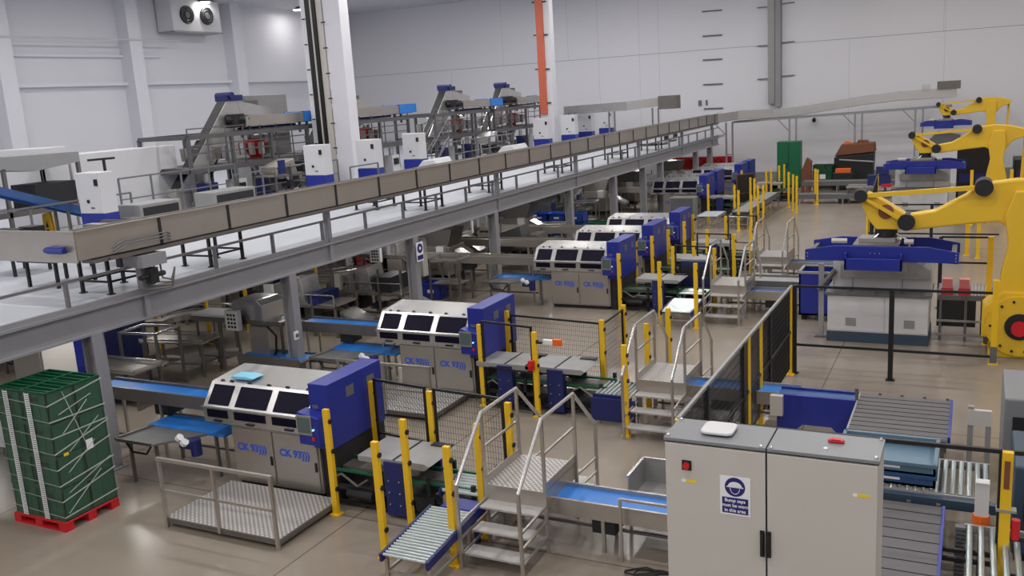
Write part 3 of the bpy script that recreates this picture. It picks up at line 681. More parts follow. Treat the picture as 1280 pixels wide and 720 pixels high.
# ------------------------------------------------------------------ transfer tables, roller conveyors, steps
def transfer(label, loc, n_units=1):
    t = thing('transfer_unit', label, 'conveyor', loc)
    f = MB()
    for y in (0,.8): f.box(-1.5,y,.3,1.3,y+.06,.38).box(-1.5,y,.05,1.3,y+.05,.1)
    for x in (-1.45,-.5,.4,1.2):
        for y in (0,.8): f.box(x,y,0,x+.06,y+.06,.7)
    f.build('frame', DARK, t)
    MB().box(-1.3,.2,.1,1.1,.7,.3).tube((-1.1,-.05,.28),(-.6,-.05,.28),.07).box(.2,-.04,.15,.55,.1,.4).build('drive', DARK, t)
    for y in (.05,.62): MB().bar((-1.45,y,.62),(1.35,y,.62),.035,.04).build('guide_belt', GREENB, t)
    MB().box(-1.4,.25,.5,1.25,.55,.6).build('roller_bed', STEELD, t)
    MB().path([(-1.4,-.03,.5),(-1.2,-.05,.6),(-.9,-.05,.42),(-.7,-.03,.55)], .02).build('hose', STEELD, t); MB().path([(.6,-.03,.5),(.8,-.05,.62),(1.1,-.05,.42)], .02).build('hose', STEELD, t)
    for k in range(n_units):
        x = -.3+1.15*k-(.75 if n_units == 2 else 0)
        c = MB().box(x,-.12,.05,x+.36,.02,.96).build('column_cabinet', NAVY, t, bevel=.01)
        bt = MB()
        for a in (.08,.28):
            for z in (.25,.45,.65): bt.tube((x+a,-.14,z),(x+a,-.12,z),.012,6)
        bt.build('bolt', STEELB, c)
        MB().prism([(x-.5,1.0),(x+.75,1.0),(x+.85,.96),(x+.75,.88),(x-.5,.9)],'y',-.1,.75).build('cover_plate', LGREY, t, bevel=.01)
        MB().box(x+.18,-.11,1.0,x+.21,.76,1.012).box(x+.45,.6,1.0,x+.8,.75,1.02).build('cover_seam', DARK, t)
        MB().box(x+.1,.78,.3,x+.5,.84,.95).build('rear_post', NAVY, t)
    return t
transfer('grey topped transfer unit with navy column in the nearest line', (-7.9,11.3,0))
transfer('pair of grey topped transfer units with navy columns in the second line', (-7.8,16.48,0), 2)
transfer('grey topped transfer unit with navy column in the third line', (-8.0,25.3,0))
transfer('transfer unit behind the third line', (-8.0,28.6,0)); transfer('transfer unit in the fifth line', (-8.0,31.6,0))
transfer('transfer unit of the far line below the brown guard', (-11.0,44.7,0)); transfer('farthest transfer unit near the green cabinet', (-9.8,50.5,0))

def rollers(label, loc, w, L, z0, z1, frame=NAVY, rm=ROLL, n=18, along='y', legs=True, r=.022, side=.12):
    t = thing('roller_conveyor', label, 'conveyor', loc)
    zz = lambda u: z0+(z1-z0)*u
    if along == 'y':
        for x in (0,w): MB().bar((x,0,z0-.04),(x,L,z1-.04),.04,side).build('side_frame', frame, t)
        for k in range(n):
            u = (k+.5)/n; MB().tube((.03,u*L,zz(u)),(w-.03,u*L,zz(u)),r,8).build('roller', rm, t)
        if legs:
            for y, u in ((.1,.1/L),(L-.15,1)):
                for x in (.03,w-.03): MB().box(x-.025,y-.025,0,x+.025,y+.025,zz(u)-.08).build('leg', STEEL, t)
                
            MB().bar((0,.1,.2),(w,.1,.2),.035).bar((.02,.1,.2),(.02,L-.15,.2),.035).bar((w-.02,.1,.2),(w-.02,L-.15,.2),.035).build('stretcher', STEEL, t)
    else:
        for y in (0,w): MB().bar((0,y,z0-.04),(L,y,z1-.04),.04,side).build('side_frame', frame, t)
        for k in range(n):
            u = (k+.5)/n; MB().tube((u*L,.03,zz(u)),(u*L,w-.03,zz(u)),r,8).build('roller', rm, t)
        if legs:
            for x in (.1,L-.1):
                for y in (.03,w-.03): MB().box(x-.025,y-.025,0,x+.025,y+.025,z0-.05).build('leg', STEEL, t)
    return t
rollers('inclined gravity roller conveyor with blue sides, nearest one', (-7.05,9.35,0), .74, 1.35, .48, .6, n=20)
rollers('blue framed powered rollers behind the near gravity conveyor', (-7.2,11.2,0), .8, .8, .6, .6, n=8, r=.03)
t = thing('junction_box', 'blue drive box between the two near roller conveyors', 'box', (-6.95,10.78,.38)); MB().box(0,0,0,.6,.34,.2).build('housing', BLUE, t, bevel=.02); MB().box(.15,-.004,.06,.45,0,.12).build('badge', SCREEN, t)
for x in (.05,.5): MB().box(x,.1,-.38,x+.05,.2,0).build('leg', NAVY, t)
t = rollers('navy sided powered roller conveyor left of the second crossover steps', (-6.6,16.15,0), .85, .8, .6, .6, n=9, r=.028, along='x', side=.12)
MB().box(-.02,-.09,.1,.88,-.03,.56).build('side_panel', NAVY, t)
rollers('gravity roller conveyor at the third line', (-7.55,23.6,0), .85, 1.2, .45, .55, n=16, frame=NAVY)
rollers('powered rollers above the third line gravity conveyor', (-7.5,25.1,0), .8, .7, .62, .62, n=7, frame=GREENB)
t = thing('control_cabinet', 'navy blue control cabinet inside the third line black frame', 'cabinet', (-7.75,26.3,0)); MB().box(0,0,.1,.9,.5,1.35).build('body', NAVY, t, bevel=.02); MB().box(.05,-.02,.9,.85,0,1.2).build('vent_panel', DARK, t); MB().box(0,0,1.35,.95,.55,1.4).build('lid', LGREY, t)
MB().box(.05,.05,0,.85,.45,.1).build('base', DARK, t)

def steps(label, loc, back=True, tread=3):
    t = thing('crossover_steps', label, 'steps', loc)
    W = .92; D = 1.15; z = .93
    MB().box(0,0,z-.02,W,D,z).build('platform_deck', TREAD, t)
    MB().box(0,-.02,z-.26,W,.0,z).build('riser_panel', STEEL, t)
    for x in (-.02,W): MB().box(x,0,z,x+.02,D,z+.12).build('toe_board', STEEL, t)
    MB().box(0,0,z-.2,.04,D,z-.02).box(W-.04,0,z-.26,W+.01,D,z-.02).box(0,D,z-.26,W,D+.02,z).build('platform_frame', STEEL, t)
    for k in range(tread):
        zz = z-.235*(k+1); y = -.26*(k+1)
        MB().box(.01,y-.02,zz-.03,W-.01,y+.26,zz).build('tread', STEPM, t)
        if back: MB().box(.01,D-y-.26,zz-.03,W-.01,D-y+.02,zz).build('tread', STEPM, t)
    for x in (-.02,W+.02):
        yF = -.84; r = MB()
        pts = [(x,yF,1.25),(x,0,2.03),(x,D,2.03),(x,D+.84,1.25)]
        r.path(pts, .028, 8); r.build('handrail', STEELB, t)
        for (y, zt) in ((yF,1.26),(0,2.03),(D,2.03),(D+.84,1.25)): MB().box(x-.022,y-.022,0,x+.022,y+.022,zt).build('post', STEEL, t)
        MB().bar((x,0,1.5),(x,D,1.5),.03).build('mid_rail', STEEL, t)
        for k in range(3):
            zz = z-.235*(k+1); MB().bar((x,yF,zz-.02),(x,0,zz+.02),.03).build('side_bar', STEEL, t); MB().bar((x,D,zz+.02),(x,D+.84,zz-.02),.03).build('side_bar', STEEL, t)
    return t
s1 = steps('stainless crossover steps with handrails, nearest pair in front', (-6.25,11.02,0))
dup(s1, (-5.72,16.33,0), label='stainless crossover steps of the second line, left of the robot fence')
dup(s1, (-6.5,25.05,0), label='stainless crossover steps of the third line')
dup(s1, (-6.15,29.5,0), label='stainless crossover steps of the fourth line, beyond the third')

# blue outfeed belts running right into the robot cells
def belt(label, loc, L, w=.65, z=.8, along='x', bm=BELT, sm=STEEL, side=.2, legs=None, rz=0):
    t = thing('belt_conveyor', label, 'conveyor', loc, rz)
    MB().box(0,.04,z-.04,L,w-.04,z).build('belt', bm, t)
    for y in (0,w-.04): MB().box(0,y,z-side,L,y+.04,z+.05).build('side_frame', sm, t)
    MB().tube((0,.03,z-.04),(0,w-.03,z-.04),.045,10).tube((L,.03,z-.04),(L,w-.03,z-.04),.045,10).build('end_roller', STEELD, t)
    k = legs or max(2, int(L/1.6)+1)
    for i in range(k):
        x = .15+(L-.35)*i/(k-1)
        for y in (.02,w-.07): MB().box(x,y,0,x+.05,y+.05,z-side).build('leg', STEEL, t)
    MB().bar((.15,w/2,.25),(L-.15,w/2,.25),.04).build('stretcher', STEELD, t)
    MB().box(L*.45,.05,z-side-.22,L*.45+.35,w-.1,z-side).build('drive', DARK, t)
    return t
belt('blue outfeed belt conveyor passing under the nearest crossover steps', (-6.3,11.25,0), 3.5, .6, .7)
belt('blue outfeed belt conveyor entering the robot fence from the second line', (-5.7,16.7,0), 2.9, .6, .72)
belt('dusty blue outfeed belt of the third line', (-6.4,25.6,0), 2.8, .6, .62, bm=BELTD)
belt('dusty blue outfeed belt of the fourth line', (-6.1,30.0,0), 2.9, .6, .62, bm=BELTD)
t = thing('tray_stand', 'grey open tray on steel legs left of the big grey cabinet', 'stand', (-4.4,11.95,0))
MB().box(0,0,.5,1.2,.75,.53).box(0,0,.53,.02,.75,.88).box(0,.73,.53,1.2,.75,.88).box(0,0,.53,1.2,.02,.7).build('tray', LGREY, t)
MB().bar((0,0,.9),(0,.75,.9),.04).bar((0,.75,.9),(1.2,.75,.9),.04).build('rim', STEELB, t)
for x in (.0,1.15):
    for y in (0,.7): MB().box(x,y,0,x+.04,y+.04,.5).build('leg', STEEL, t)
t = thing('frame_rail', 'slim steel rail frame in front of the nearest blue outfeed belt', 'railing', (-4.22,11.12,0))
MB().bar((0,0,.94),(1.3,0,.94),.035).build('top_rail', STEEL, t)
for x in (0,1.3): MB().box(x-.018,-.018,0,x+.018,.018,.94).build('post', STEEL, t)
tag(MB().path([(-3.9+.25*math.cos(a*.7)+.05*a*.3,10.9+.12*math.sin(a*.9),.02+.01*(a % 3)) for a in range(18)], .013).build('cable_coil', BLACK), 'loose black cable lying on the floor left of the grey cabinet', 'cable')

# ------------------------------------------------------------------ infeed side of the lines (under the mezzanine)
def infeed_table(label, loc):
    t = thing('reject_table', label, 'table', loc)
    MB().prism([(0,.85),(1.9,.85),(1.9,.81),(0,.81)],'y',.75,1.35).build('blue_belt', BELT, t)
    MB().prism([(0,.0),(.9,.0),(1.5,.75),(.15,.75)],'z',.8,.84).build('sheet', GREY, t)
    MB().bar((.0,0,.85),(.15,.75,.85),.05).bar((0,0,.85),(.9,0,.85),.03).bar((0,1.36,.86),(1.9,1.36,.86),.04).build('rim', STEELD, t)
    for x, y in ((.2,.1),(.85,.1),(1.6,.8),(.2,1.25),(1.8,1.25)): MB().box(x,y,0,x+.05,y+.05,.8).build('leg', STEELD, t)
    MB().path([(.2,.05,.8),(.35,.05,.62),(.7,.05,.62),(.85,.05,.8)], .02).build('spring_arm', BLACK, t)
    MB().tube((1.5,.45,.55),(1.5,.45,.85),.1,10).tube((1.2,.4,.72),(1.5,.4,.72),.06,8).build('motor', NAVY, t)
    MB().tube((1.2,.35,.85),(1.26,.35,.9),.07,8).tube((1.36,.3,.8),(1.42,.3,.85),.07,8).build('wheel', SIGNW, t)
    return t
it = infeed_table('steel side table with blue belt left of the nearest machine', (-13.75,10.75,0))
dup(it, (-13.6,16.1,0), label='steel side table with blue belt left of the second machine')
dup(it, (-13.6,24.6,0), label='steel side table with blue belt left of the third machine')
belt('blue infeed belt conveyor entering the nearest machine', (-15.6,11.9,0), 3.5, .55, 1.3, sm=STEELD)
belt('blue infeed belt conveyor entering the second machine', (-14.8,17.3,0), 2.6, .55, 1.3, sm=STEELD)
belt('steel sided infeed conveyor of the third machine', (-17.2,25.7,0), 5.0, .55, 1.4, bm=STEELD)
belt('steel sided infeed conveyor of the fourth machine', (-17.6,28.9,0), 5.4, .55, 1.4, bm=STEELD)
belt('steel sided infeed conveyor of the fifth machine', (-17.6,31.9,0), 5.4, .55, 1.4, bm=STEELD)
belt('steel sided infeed conveyor of the machine beyond the middle cluster', (-19.6,44.9,0), 5.0, .55, 1.4, bm=STEELD)
belt('low blue belt conveyor beside the second mezzanine column', (-16.1,16.4,0), 1.9, .7, .6, sm=STEELD)
def metal_detector(label, loc):
    t = thing('inspection_machine', label, 'machine', loc)
    MB().box(-1.4,.1,1.42,.0,.75,1.48).build('belt', WHITE, t)
    MB().box(-1.4,.08,1.3,1.6,.78,1.41).build('belt_frame', STEELD, t)
    for x in (-1.3,-.5,.9,1.5):
        for y in (.1,.7): MB().box(x,y,0,x+.06,y+.06,1.3).build('leg', STEELD, t)
    MB().box(-1.3,.2,.3,-.4,.7,.36).bar((-1.3,.13,.75),(-.5,.13,.75),.05).build('shelf', STEELD, t)
    MB().prism([(0,1.3),(1.0,1.3),(1.0,1.8),(.85,1.92),(.15,1.92),(0,1.8)],'y',.1,.9).build('detector_head', STEELB, t, bevel=.02)
    p = MB().prism([(0,0),(.42,-.0),(.42,.5),(0,.5)],'y',-.25,-.12).build('control_panel', WHITE, t, loc=(.05,.05,1.2))
    b = MB()
    for i in range(3):
        for j in range(4): b.box(.08+i*.1,-.26,.06+j*.1,.14+i*.1,-.25,.12+j*.1)
    b.build('push_button', BLACK, p)
    MB().box(.1,-.1,1.3,.4,.1,1.5).build('panel_arm', DARK, t)
    MB().box(.6,0,.5,1.2,.8,1.28).build('reject_bin', STEEL, t)
    MB().path([(1.2,.0,1.3),(1.5,-.05,1.1),(1.45,-.05,.7),(1.3,-.02,.5)], .03).build('hose', BLACK, t)
    return t
md = metal_detector('inspection machine with push button panel left of the second line', (-16.6,16.8,0))
dup(md, (-18.4,25.6,0), label='inspection machine behind the third mezzanine column')
dup(md, (-18.3,31.9,0), label='inspection machine feeding the middle cluster')
dup(md, (-21.6,20.4,0), label='inspection machine deep under the mezzanine')
dup(md, (-23.5,39.2,0), label='inspection machine under the far half of the mezzanine')
def packing_bench(label, loc, rz=0):
    t = thing('packing_bench', label, 'bench', loc, rz)
    MB().box(0,0,.86,1.9,.85,.9).build('top', STEEL, t)
    for x in (.04,1.8):
        for y in (.04,.75): MB().box(x,y,0,x+.06,y+.06,.86).build('leg', STEELD, t)
    MB().box(.1,.1,.3,1.8,.75,.33).build('shelf', STEELD, t)
    MB().bar((0,.02,.95),(1.9,.02,.95),.05).bar((0,.82,.95),(1.9,.82,.95),.05).build('rim', STEELB, t)
    return t
pb = packing_bench('steel packing bench behind the first mezzanine column', (-18.6,13.8,0))
for l, loc, rz in (('long steel packing bench behind the green crates',(-17.4,10.9,0),0),('steel packing bench left of the nearest inspection machine',(-19.0,16.0,0),.15),('steel packing bench under the mezzanine by the curved conveyor',(-19.6,23.2,0),.3),
        ('steel packing bench behind the blue storage tub',(-17.9,27.7,0),0),('steel packing bench near the blue tote stack',(-17.4,35.4,0),.2),('steel packing bench far under the mezzanine',(-18.4,40.5,0),0),('farthest steel packing bench under the mezzanine',(-18.8,48.5,0),0)):
    dup(pb, loc, rz, l)
def tall_frame(label, loc, rz=0):
    t = thing('open_steel_frame', label, 'frame', loc, rz)
    for x in (0,1.1):
        for y in (0,.8): MB().box(x,y,0,x+.06,y+.06,1.45).build('leg', STEELD, t)
    MB().bar((0,.03,1.45),(1.15,.03,1.45),.05).bar((0,.83,1.45),(1.15,.83,1.45),.05).bar((.03,0,1.45),(.03,.85,1.45),.05).bar((1.13,0,1.45),(1.13,.85,1.45),.05).build('top_rail', STEELB, t); MB().bar((0,.03,.8),(1.15,.03,.8),.05).build('mid_rail', STEELB, t)
    MB().box(.05,.05,.6,1.1,.8,.63).build('shelf', STEELD, t); return t
tf = tall_frame('open steel frame left of the second line inspection machine', (-18.4,14.9,0), .1)
dup(tf, (-15.8,25.0,0), 0, 'open steel frame beside the blue storage tub'); dup(tf, (-20.8,26.0,0), .2, 'open steel frame behind the curved conveyor')
dup(tf, (-16.6,39.0,0), .2, 'open steel frame far under the mezzanine')
def curved(label, loc):
    t = thing('curved_conveyor', label, 'conveyor', loc)
    for r, nm in ((1.5,'guide_rail'),(.85,'guide_rail')):
        MB().path([(r*math.cos(a),r*math.sin(a),1.02) for a in [PI*k/12 for k in range(-7,6)]], .03).build(nm, STEELB, t)
    s = MB()
    for k in range(-7,5):
        a = PI*k/12; b = PI*(k+1)/12
        s.add([(1.5*math.cos(a),1.5*math.sin(a),.9),(1.5*math.cos(b),1.5*math.sin(b),.9),(.85*math.cos(b),.85*math.sin(b),.9),(.85*math.cos(a),.85*math.sin(a),.9),
               (1.5*math.cos(a),1.5*math.sin(a),.75),(1.5*math.cos(b),1.5*math.sin(b),.75),(.85*math.cos(b),.85*math.sin(b),.75),(.85*math.cos(a),.85*math.sin(a),.75)],[(0,1,2,3),(7,6,5,4),(0,4,5,1),(1,5,6,2),(2,6,7,3),(3,7,4,0)])
    s.build('belt_bed', STEEL, t)
    for a in (-1.6,-.5,.6,1.2): MB().box(1.15*math.cos(a)-.03,1.15*math.sin(a)-.03,0,1.15*math.cos(a)+.03,1.15*math.sin(a)+.03,.75).build('leg', STEELD, t)
    return t
cc = curved('curved stainless conveyor on the floor under the mezzanine', (-20.2,25.5,0))
dup(cc, (-19.4,18.2,0), 2.2, 'curved stainless conveyor left of the first mezzanine column')
def chute_machine(label, loc):
    t = thing('bagging_machine', label, 'machine', loc)
    MB().box(0,0,.5,1.2,1.1,1.5).build('body', STEEL, t, bevel=.02)
    MB().prism([(1.2,1.4),(2.1,.9),(2.1,.8),(1.2,1.2)],'y',.2,.8).build('chute', STEELB, t)
    MB().prism([(.1,1.5),(1.1,1.5),(1.3,2.1),(-.1,2.1)],'y',.1,1.0).build('hopper', STEELD, t)
    MB().box(.2,-.04,.7,.7,0,1.2).build('door', STEELD, t); MB().box(.8,-.2,1.2,1.1,0,1.55).build('control_box', WHITE, t)
    for x in (.05,1.08):
        for y in (.05,.98): MB().box(x,y,0,x+.07,y+.07,.5).build('leg', STEELD, t)
    MB().tube((.3,.5,.4),(.9,.5,.4),.14,10).build('motor', DARK, t)
    return t
ch = chute_machine('bagging machine with chute right of the third mezzanine column', (-17.3,26.9,0)); 
i = 0
for x, y, l in ((-18.5,29.6,'bagging machine with chute behind the middle cluster conveyors'),(-20.5,33.4,'bagging machine with chute in the second row under the mezzanine'),(-17.5,33.6,'bagging machine with chute near the blue totes'),(-20.8,38.8,'bagging machine with chute in the far half under the mezzanine'),
     (-17.6,43.0,'bagging machine with chute behind the machine with cream side box'),(-21.0,44.5,'bagging machine with chute deep in the far half under the mezzanine'),(-17.4,47.2,'bagging machine with chute beneath the far conveyor posts'),(-20.0,51.5,'farthest bagging machine with chute'),(-22.6,30.6,'bagging machine with chute against the dark inner row'),(-16.8,53.0,'bagging machine with chute below the red crates')):
    dup(ch, (x,y,0), R_.uniform(-.3,.3), l)
spec = [(-18.7,20.4,'behind the inspection machine'),(-22.3,21.6,'left of the red and white machine'),(-17.6,22.2,'left of the pedestal control cabinet'),(-24.9,28.4,'behind the curved conveyor'),(-20.6,28.2,'behind the steel pedestal cabinet'),
 (-16.4,30.3,'between the fourth and fifth infeed conveyors'),(-19.9,35.2,'in front of the blue totes'),(-23.6,32.0,'beside the round grey pillar'),(-21.9,36.9,'left of the blue totes'),
 (-17.4,38.3,'behind the blue totes'),(-21.6,42.5,'deep under the far half of the mezzanine'),(-17.5,41.6,'behind the dark green crate'),(-17.9,45.8,'under the far conveyor posts'),(-21.8,48.6,'in the far inner row'),(-17.2,50.0,'near the farthest packing machine'),(-20.5,54.0,'below the red crates on the left'),(-24.8,15.0,'in the near inner row'),(-24.6,24.8,'in the dark inner row')]
for i, (x, y, l) in enumerate(spec): process_machine('steel conveying machine with cowl and chute %s' % l, (x,y,0), 50+i, R_.choice((0,0,.15,-.2,PI/2)))
# inner rows: dark machine cabinets seen between the columns
def rack(label, loc, m=NAVY):
    t = thing('machine_cabinet', label, 'cabinet', loc)
    MB().box(0,0,.1,1.0,.8,2.0).build('body', m, t, bevel=.02); MB().box(.06,-.02,.2,.94,0,1.9).build('door', m, t); MB().box(.8,-.05,1.0,.84,-.02,1.2).build('door_handle', STEELB, t)
    MB().box(.05,.05,0,.95,.75,.1).build('base', DARK, t); return t
for x, y, mm, l in ((-21.3,16.6,NAVY,'navy machine cabinet left of the steel benches'),(-22.6,24.0,NAVY,'navy machine cabinet left of the red and white machine'),(-19.3,13.4,BLUE,'blue machine cabinet behind the green crates'),(-20.6,30.4,NAVY,'navy machine cabinet behind the steel control cabinet'),
      (-23.2,36.0,DARK,'dark machine cabinet in the inner row by the grey pillar'),(-22.8,41.0,NAVY,'navy machine cabinet in the far inner row'),(-24.6,19.5,DARK,'dark machine cabinet in the near inner row'),(-24.8,27.2,DARK,'dark machine cabinet in the middle inner row'),(-24.0,47.5,DARK,'dark machine cabinet in the farthest inner row')):
    rack(l, (x,y,0), mm)
rack('grey flat cabinet behind the first mezzanine column', (-18.6,12.3,0), CREAM)
t = thing('packing_table', 'white topped packing table behind the green crates', 'table', (-17.8,9.6,0))
MB().box(0,0,.95,2.9,1.0,1.0).build('top', WHITE, t)
for x in (.05,2.75):
    for y in (.05,.88): MB().box(x,y,0,x+.07,y+.07,.95).build('leg', STEELD, t)
t = thing('beacon_printer', 'label printer with amber lamp on the white packing table', 'printer', (-17.0,10.0,1.0)); MB().box(0,0,0,.5,.45,.55).build('housing', CREAM, t, bevel=.03); MB().tube((.6,.1,.0),(.6,.1,.5),.03).build('lamp_pole', CREAM, t); MB().tube((.6,.1,.5),(.6,.1,.62),.05,10).build('amber_lamp', AMBER, t)
for k in range(3): MB().tube((-.12,.2+.12*k,0),(-.12,.2+.12*k,.16),.04,10).build('reel', GREY, t)
# yellow posts under mezzanine
for x, y, l in ((-18.81,23.03,'slim yellow pole right of the second mezzanine column'),(-19.4,20.4,'slim yellow pole left of the second mezzanine column'),(-19.6,19.0,'slim yellow pole behind the inspection machine'),(-20.8,18.2,'slim yellow pole left of the inspection machine')):
    t = thing('safety_pole', l, 'post', (x,y,0)); MB().box(-.04,-.04,0,.04,.04,2.3).build('pole', YEL, t); MB().box(-.08,-.08,0,.08,.08,.02).build('base_plate', YEL, t)
# control cabinet on the line, red/white vending like unit, tub, column sign
t = thing('pedestal_control_cabinet', 'stainless pedestal control cabinet with two dials by the third mezzanine column', 'cabinet', (-15.9,23.9,0))
MB().box(0,0,1.1,.62,.3,2.3).build('body', CREAM, t, bevel=.02); MB().box(.25,.1,0,.37,.2,1.1).build('pedestal', STEELD, t); MB().box(.1,0,0,.52,.3,.03).build('base_plate', STEELD, t)
for z in (2.13,1.98): MB().tube((.3,-.03,z),(.3,0,z),.055,12).build('dial', BLACK, t)
t = thing('wrapping_machine', 'red and white wrapping machine under the mezzanine', 'machine', (-20.9,27.3,0)); MB().box(0,0,.1,.45,.9,2.3).build('white_side', WHITE, t); MB().box(.5,0,.1,1.0,.9,1.5).box(.5,0,1.75,1.0,.9,2.25).build('red_body', RED, t, bevel=.03); MB().box(0,0,0,1,.9,.1).build('base', DARK, t); MB().box(.45,0,1.5,1.02,.9,1.75).build('gap_frame', DARK, t)
def tub(label, loc, m, sz=(.7,.5,.4), rz=0, lid=False):
    a, b, c = sz; t = thing('storage_tub', label, 'tub', loc, rz)
    s = MB(); s.box(0,0,0,a,b,.03).box(0,0,0,a,.03,c).box(0,b-.03,0,a,b,c).box(0,0,0,.03,b,c).box(a-.03,0,0,a,b,c); s.build('body', m, t)
    s = MB(); s.box(-.02,-.02,c-.05,a+.02,0,c).box(-.02,b,c-.05,a+.02,b+.02,c).box(-.02,0,c-.05,0,b,c).box(a,0,c-.05,a+.02,b,c); s.build('rim', m, t)
    MB().box(a*.35,-.005,c*.4,a*.65,0,c*.6).build('label_plate', SIGNW, t); return t
tub('blue lidded storage tub on the floor beside the third mezzanine column', (-16.4,25.35,0), BLUE, (.75,.6,.55), .1)
# blue totes stack
k = 0
for i in range(4):
    for j in range(3):
        x = -18.6+.85*i; z = .0+.42*j
        if i == 0 and j > 1: continue
        tub('blue plastic tote in the stacks behind the middle cluster', (x,37.0,z), TOTE, (.8,.6,.41)); bpy.data.objects[-1] if False else None
for o in bpy.data.objects:
    if o.get('label') == 'blue plastic tote in the stacks behind the middle cluster': o['group'] = 'blue totes stacked behind the middle cluster'
tub('dark green plastic crate between mezzanine columns behind the middle cluster', (-14.9,36.6,.0), GREEN, (1.4,.8,.9))
# round grey pillar and building columns below deck
tag(MB().tube((-24.2,33.5,0),(-24.2,33.5,2.85),.35,16).build('round_pillar', LGREY, smooth=True), 'round grey pillar under the mezzanine', 'pillar')
t = thing('column_sign', 'white and blue mandatory sign on the third mezzanine column', 'sign', (-14.27,22.2,1.95)); MB().box(0,-.18,0,.012,.18,.56).build('board', SIGNW, t); MB().tube((.012,0,.38),(.018,0,.38),.14,18).build('blue_disc', SIGNB, t); MB().tube((.018,0,.38),(.022,0,.38),.05,12).build('pictogram', SIGNW, t); MB().box(.012,-.15,.05,.018,.15,.18).build('text_band', SIGNB, t)
t = thing('wall_button', 'round grey call button on the second mezzanine column', 'button', (-14.36,16.6,1.2)); MB().box(0,-.07,-.1,.04,.07,.1).build('plate', SIGNW, t); MB().tube((.04,0,0),(.06,0,0),.05,12).build('button', GREY, t)
# small parcels of hardware below: red crates near far wall
for k in range(12):
    if k == 0:
        rc = thing('red_crate', 'red plastic crate in the row by the far end of the mezzanine', 'crate', (-18.8,59.5,1.0), 0, 'red crates near the far wall')
        s = MB(); s.box(0,0,0,.38,.5,.04).box(0,.47,0,.38,.5,.75).box(0,0,0,.03,.5,.75).box(.35,0,0,.38,.5,.75)
        for q in range(4): s.box(.02+q*.1,0,0,.05+q*.1,.03,.75)
        s.box(0,0,.6,.38,.03,.75); s.build('body', RED, rc)
    else: dup(rc, (-18.8+.4*k,59.5,1.0))
t = thing('crate_bench', 'grey bench carrying the red crates near the far wall', 'bench', (-18.9,59.4,0)); MB().box(0,0,.92,5.0,.7,1.0).build('top', LGREY, t)
for x in (.05,2.4,4.85): MB().box(x,.05,0,x+.08,.65,.92).build('leg', STEELD, t)

# ------------------------------------------------------------------ far zone things
t = thing('green_cabinet', 'tall green cabinet standing near the far wall', 'cabinet', (-10.7,57,0)); MB().box(0,0,.1,1.35,.8,2.75).build('body', GREENB, t, bevel=.03); MB().box(.66,-.02,.2,.7,0,2.65).build('door_gap', GREEN, t); MB().box(.05,.05,0,1.3,.75,.1).build('base', DARK, t); MB().box(.55,-.05,1.2,.6,-.02,1.5).build('door_handle', DARK, t)
tub('dark green bin right of the tall green cabinet', (-8.55,56.6,0), GREEN, (1.1,.8,1.35))
tag(MB().prism([(0,0),(.5,0),(.55,1.75),(.3,1.95),(.05,1.3)],'y',0,.5).build('carton_stack', WOOD, loc=(-8.9,54.6,0)), 'brown leaning carton beside the far green bin', 'carton')
def skip(label, loc):
    t = thing('waste_machine', label, 'machine', loc)
    MB().prism([(0,.0),(2.1,0),(2.2,1.9),(0,1.7)],'y',0,1.2).build('body', BLACK, t, bevel=.04)
    MB().prism([(0,1.75),(2.25,1.95),(2.2,2.5),(.4,2.45)],'y',.1,1.1).build('top_load', WOOD, t, bevel=.05)
    MB().tube((.3,-.02,1.55),(2.2,-.02,1.4),.05).build('hose', LGREY, t)
    MB().prism([(.5,2.4),(1.0,2.4),(.9,2.55),(.55,2.58)],'y',.2,.6).build('orange_bag', ORANGE, t); MB().prism([(1.2,2.4),(1.9,2.4),(1.8,2.62),(1.3,2.65)],'y',.2,.8).build('brown_bag', WOOD, t); return t
skip('black baler with brown and orange waste on top near the far wall', (-7.5,57.6,0))
t = thing('fork_truck', 'small black and orange pallet truck left of the baler', 'truck', (-7.3,55.4,0)); MB().box(0,0,.1,1.1,.8,1.0).build('body', BLACK, t, bevel=.05); MB().box(.15,.1,1.0,.95,.7,1.2).build('hood', ORANGE, t); MB().path([(-.2,.4,1.0),(-.5,.4,1.4),(-.1,.4,1.45)], .04).build('tiller', DARK, t); MB().box(-1.0,.1,.1,0,.3,.25).build('fork', DARK, t); MB().box(-1.0,.5,.1,0,.7,.25).build('fork', DARK, t)
for x in (.1,.85): MB().tube((x,0,.12),(x,.8,.12),.12,12).build('wheel', BLACK, t)
def low_conv(label, loc, L, z=.8, w=.8, rz=0): return belt(label, loc, L, w, z, bm=LGREY, sm=GREY, rz=rz)
low_conv('long grey conveyor crossing in front of the far wall', (-8.5,52.5,0), 5.3)
low_conv('low grey conveyor frame on the far floor', (-8.3,49.5,0), 4.6, .45)
low_conv('grey conveyor running back beside the far yellow posts', (-8.95,41.3,0), 7.2, .75, .8, rz=PI/2+.0)
def cover_roll(label, loc): return rollers(label, loc, .95, 1.7, .55, .55, frame=LGREY, n=14)
cover_roll('pale roller table of the far line left of the yellow posts', (-11.3,41.0,0)); cover_roll('pale roller table in the far line behind the black frame', (-9.9,40.9,0))
t = thing('side_box_machine', 'cream grey side box in front of the machine beyond the middle cluster', 'machine', (-13.2,43.2,0)); MB().box(0,0,.1,1.2,.7,1.15).build('body', LGREY, t, bevel=.03); MB().box(.05,.05,0,1.15,.65,.1).build('base', DARK, t); MB().box(.05,-.02,.15,1.15,0,1.1).build('door', GREY, t)
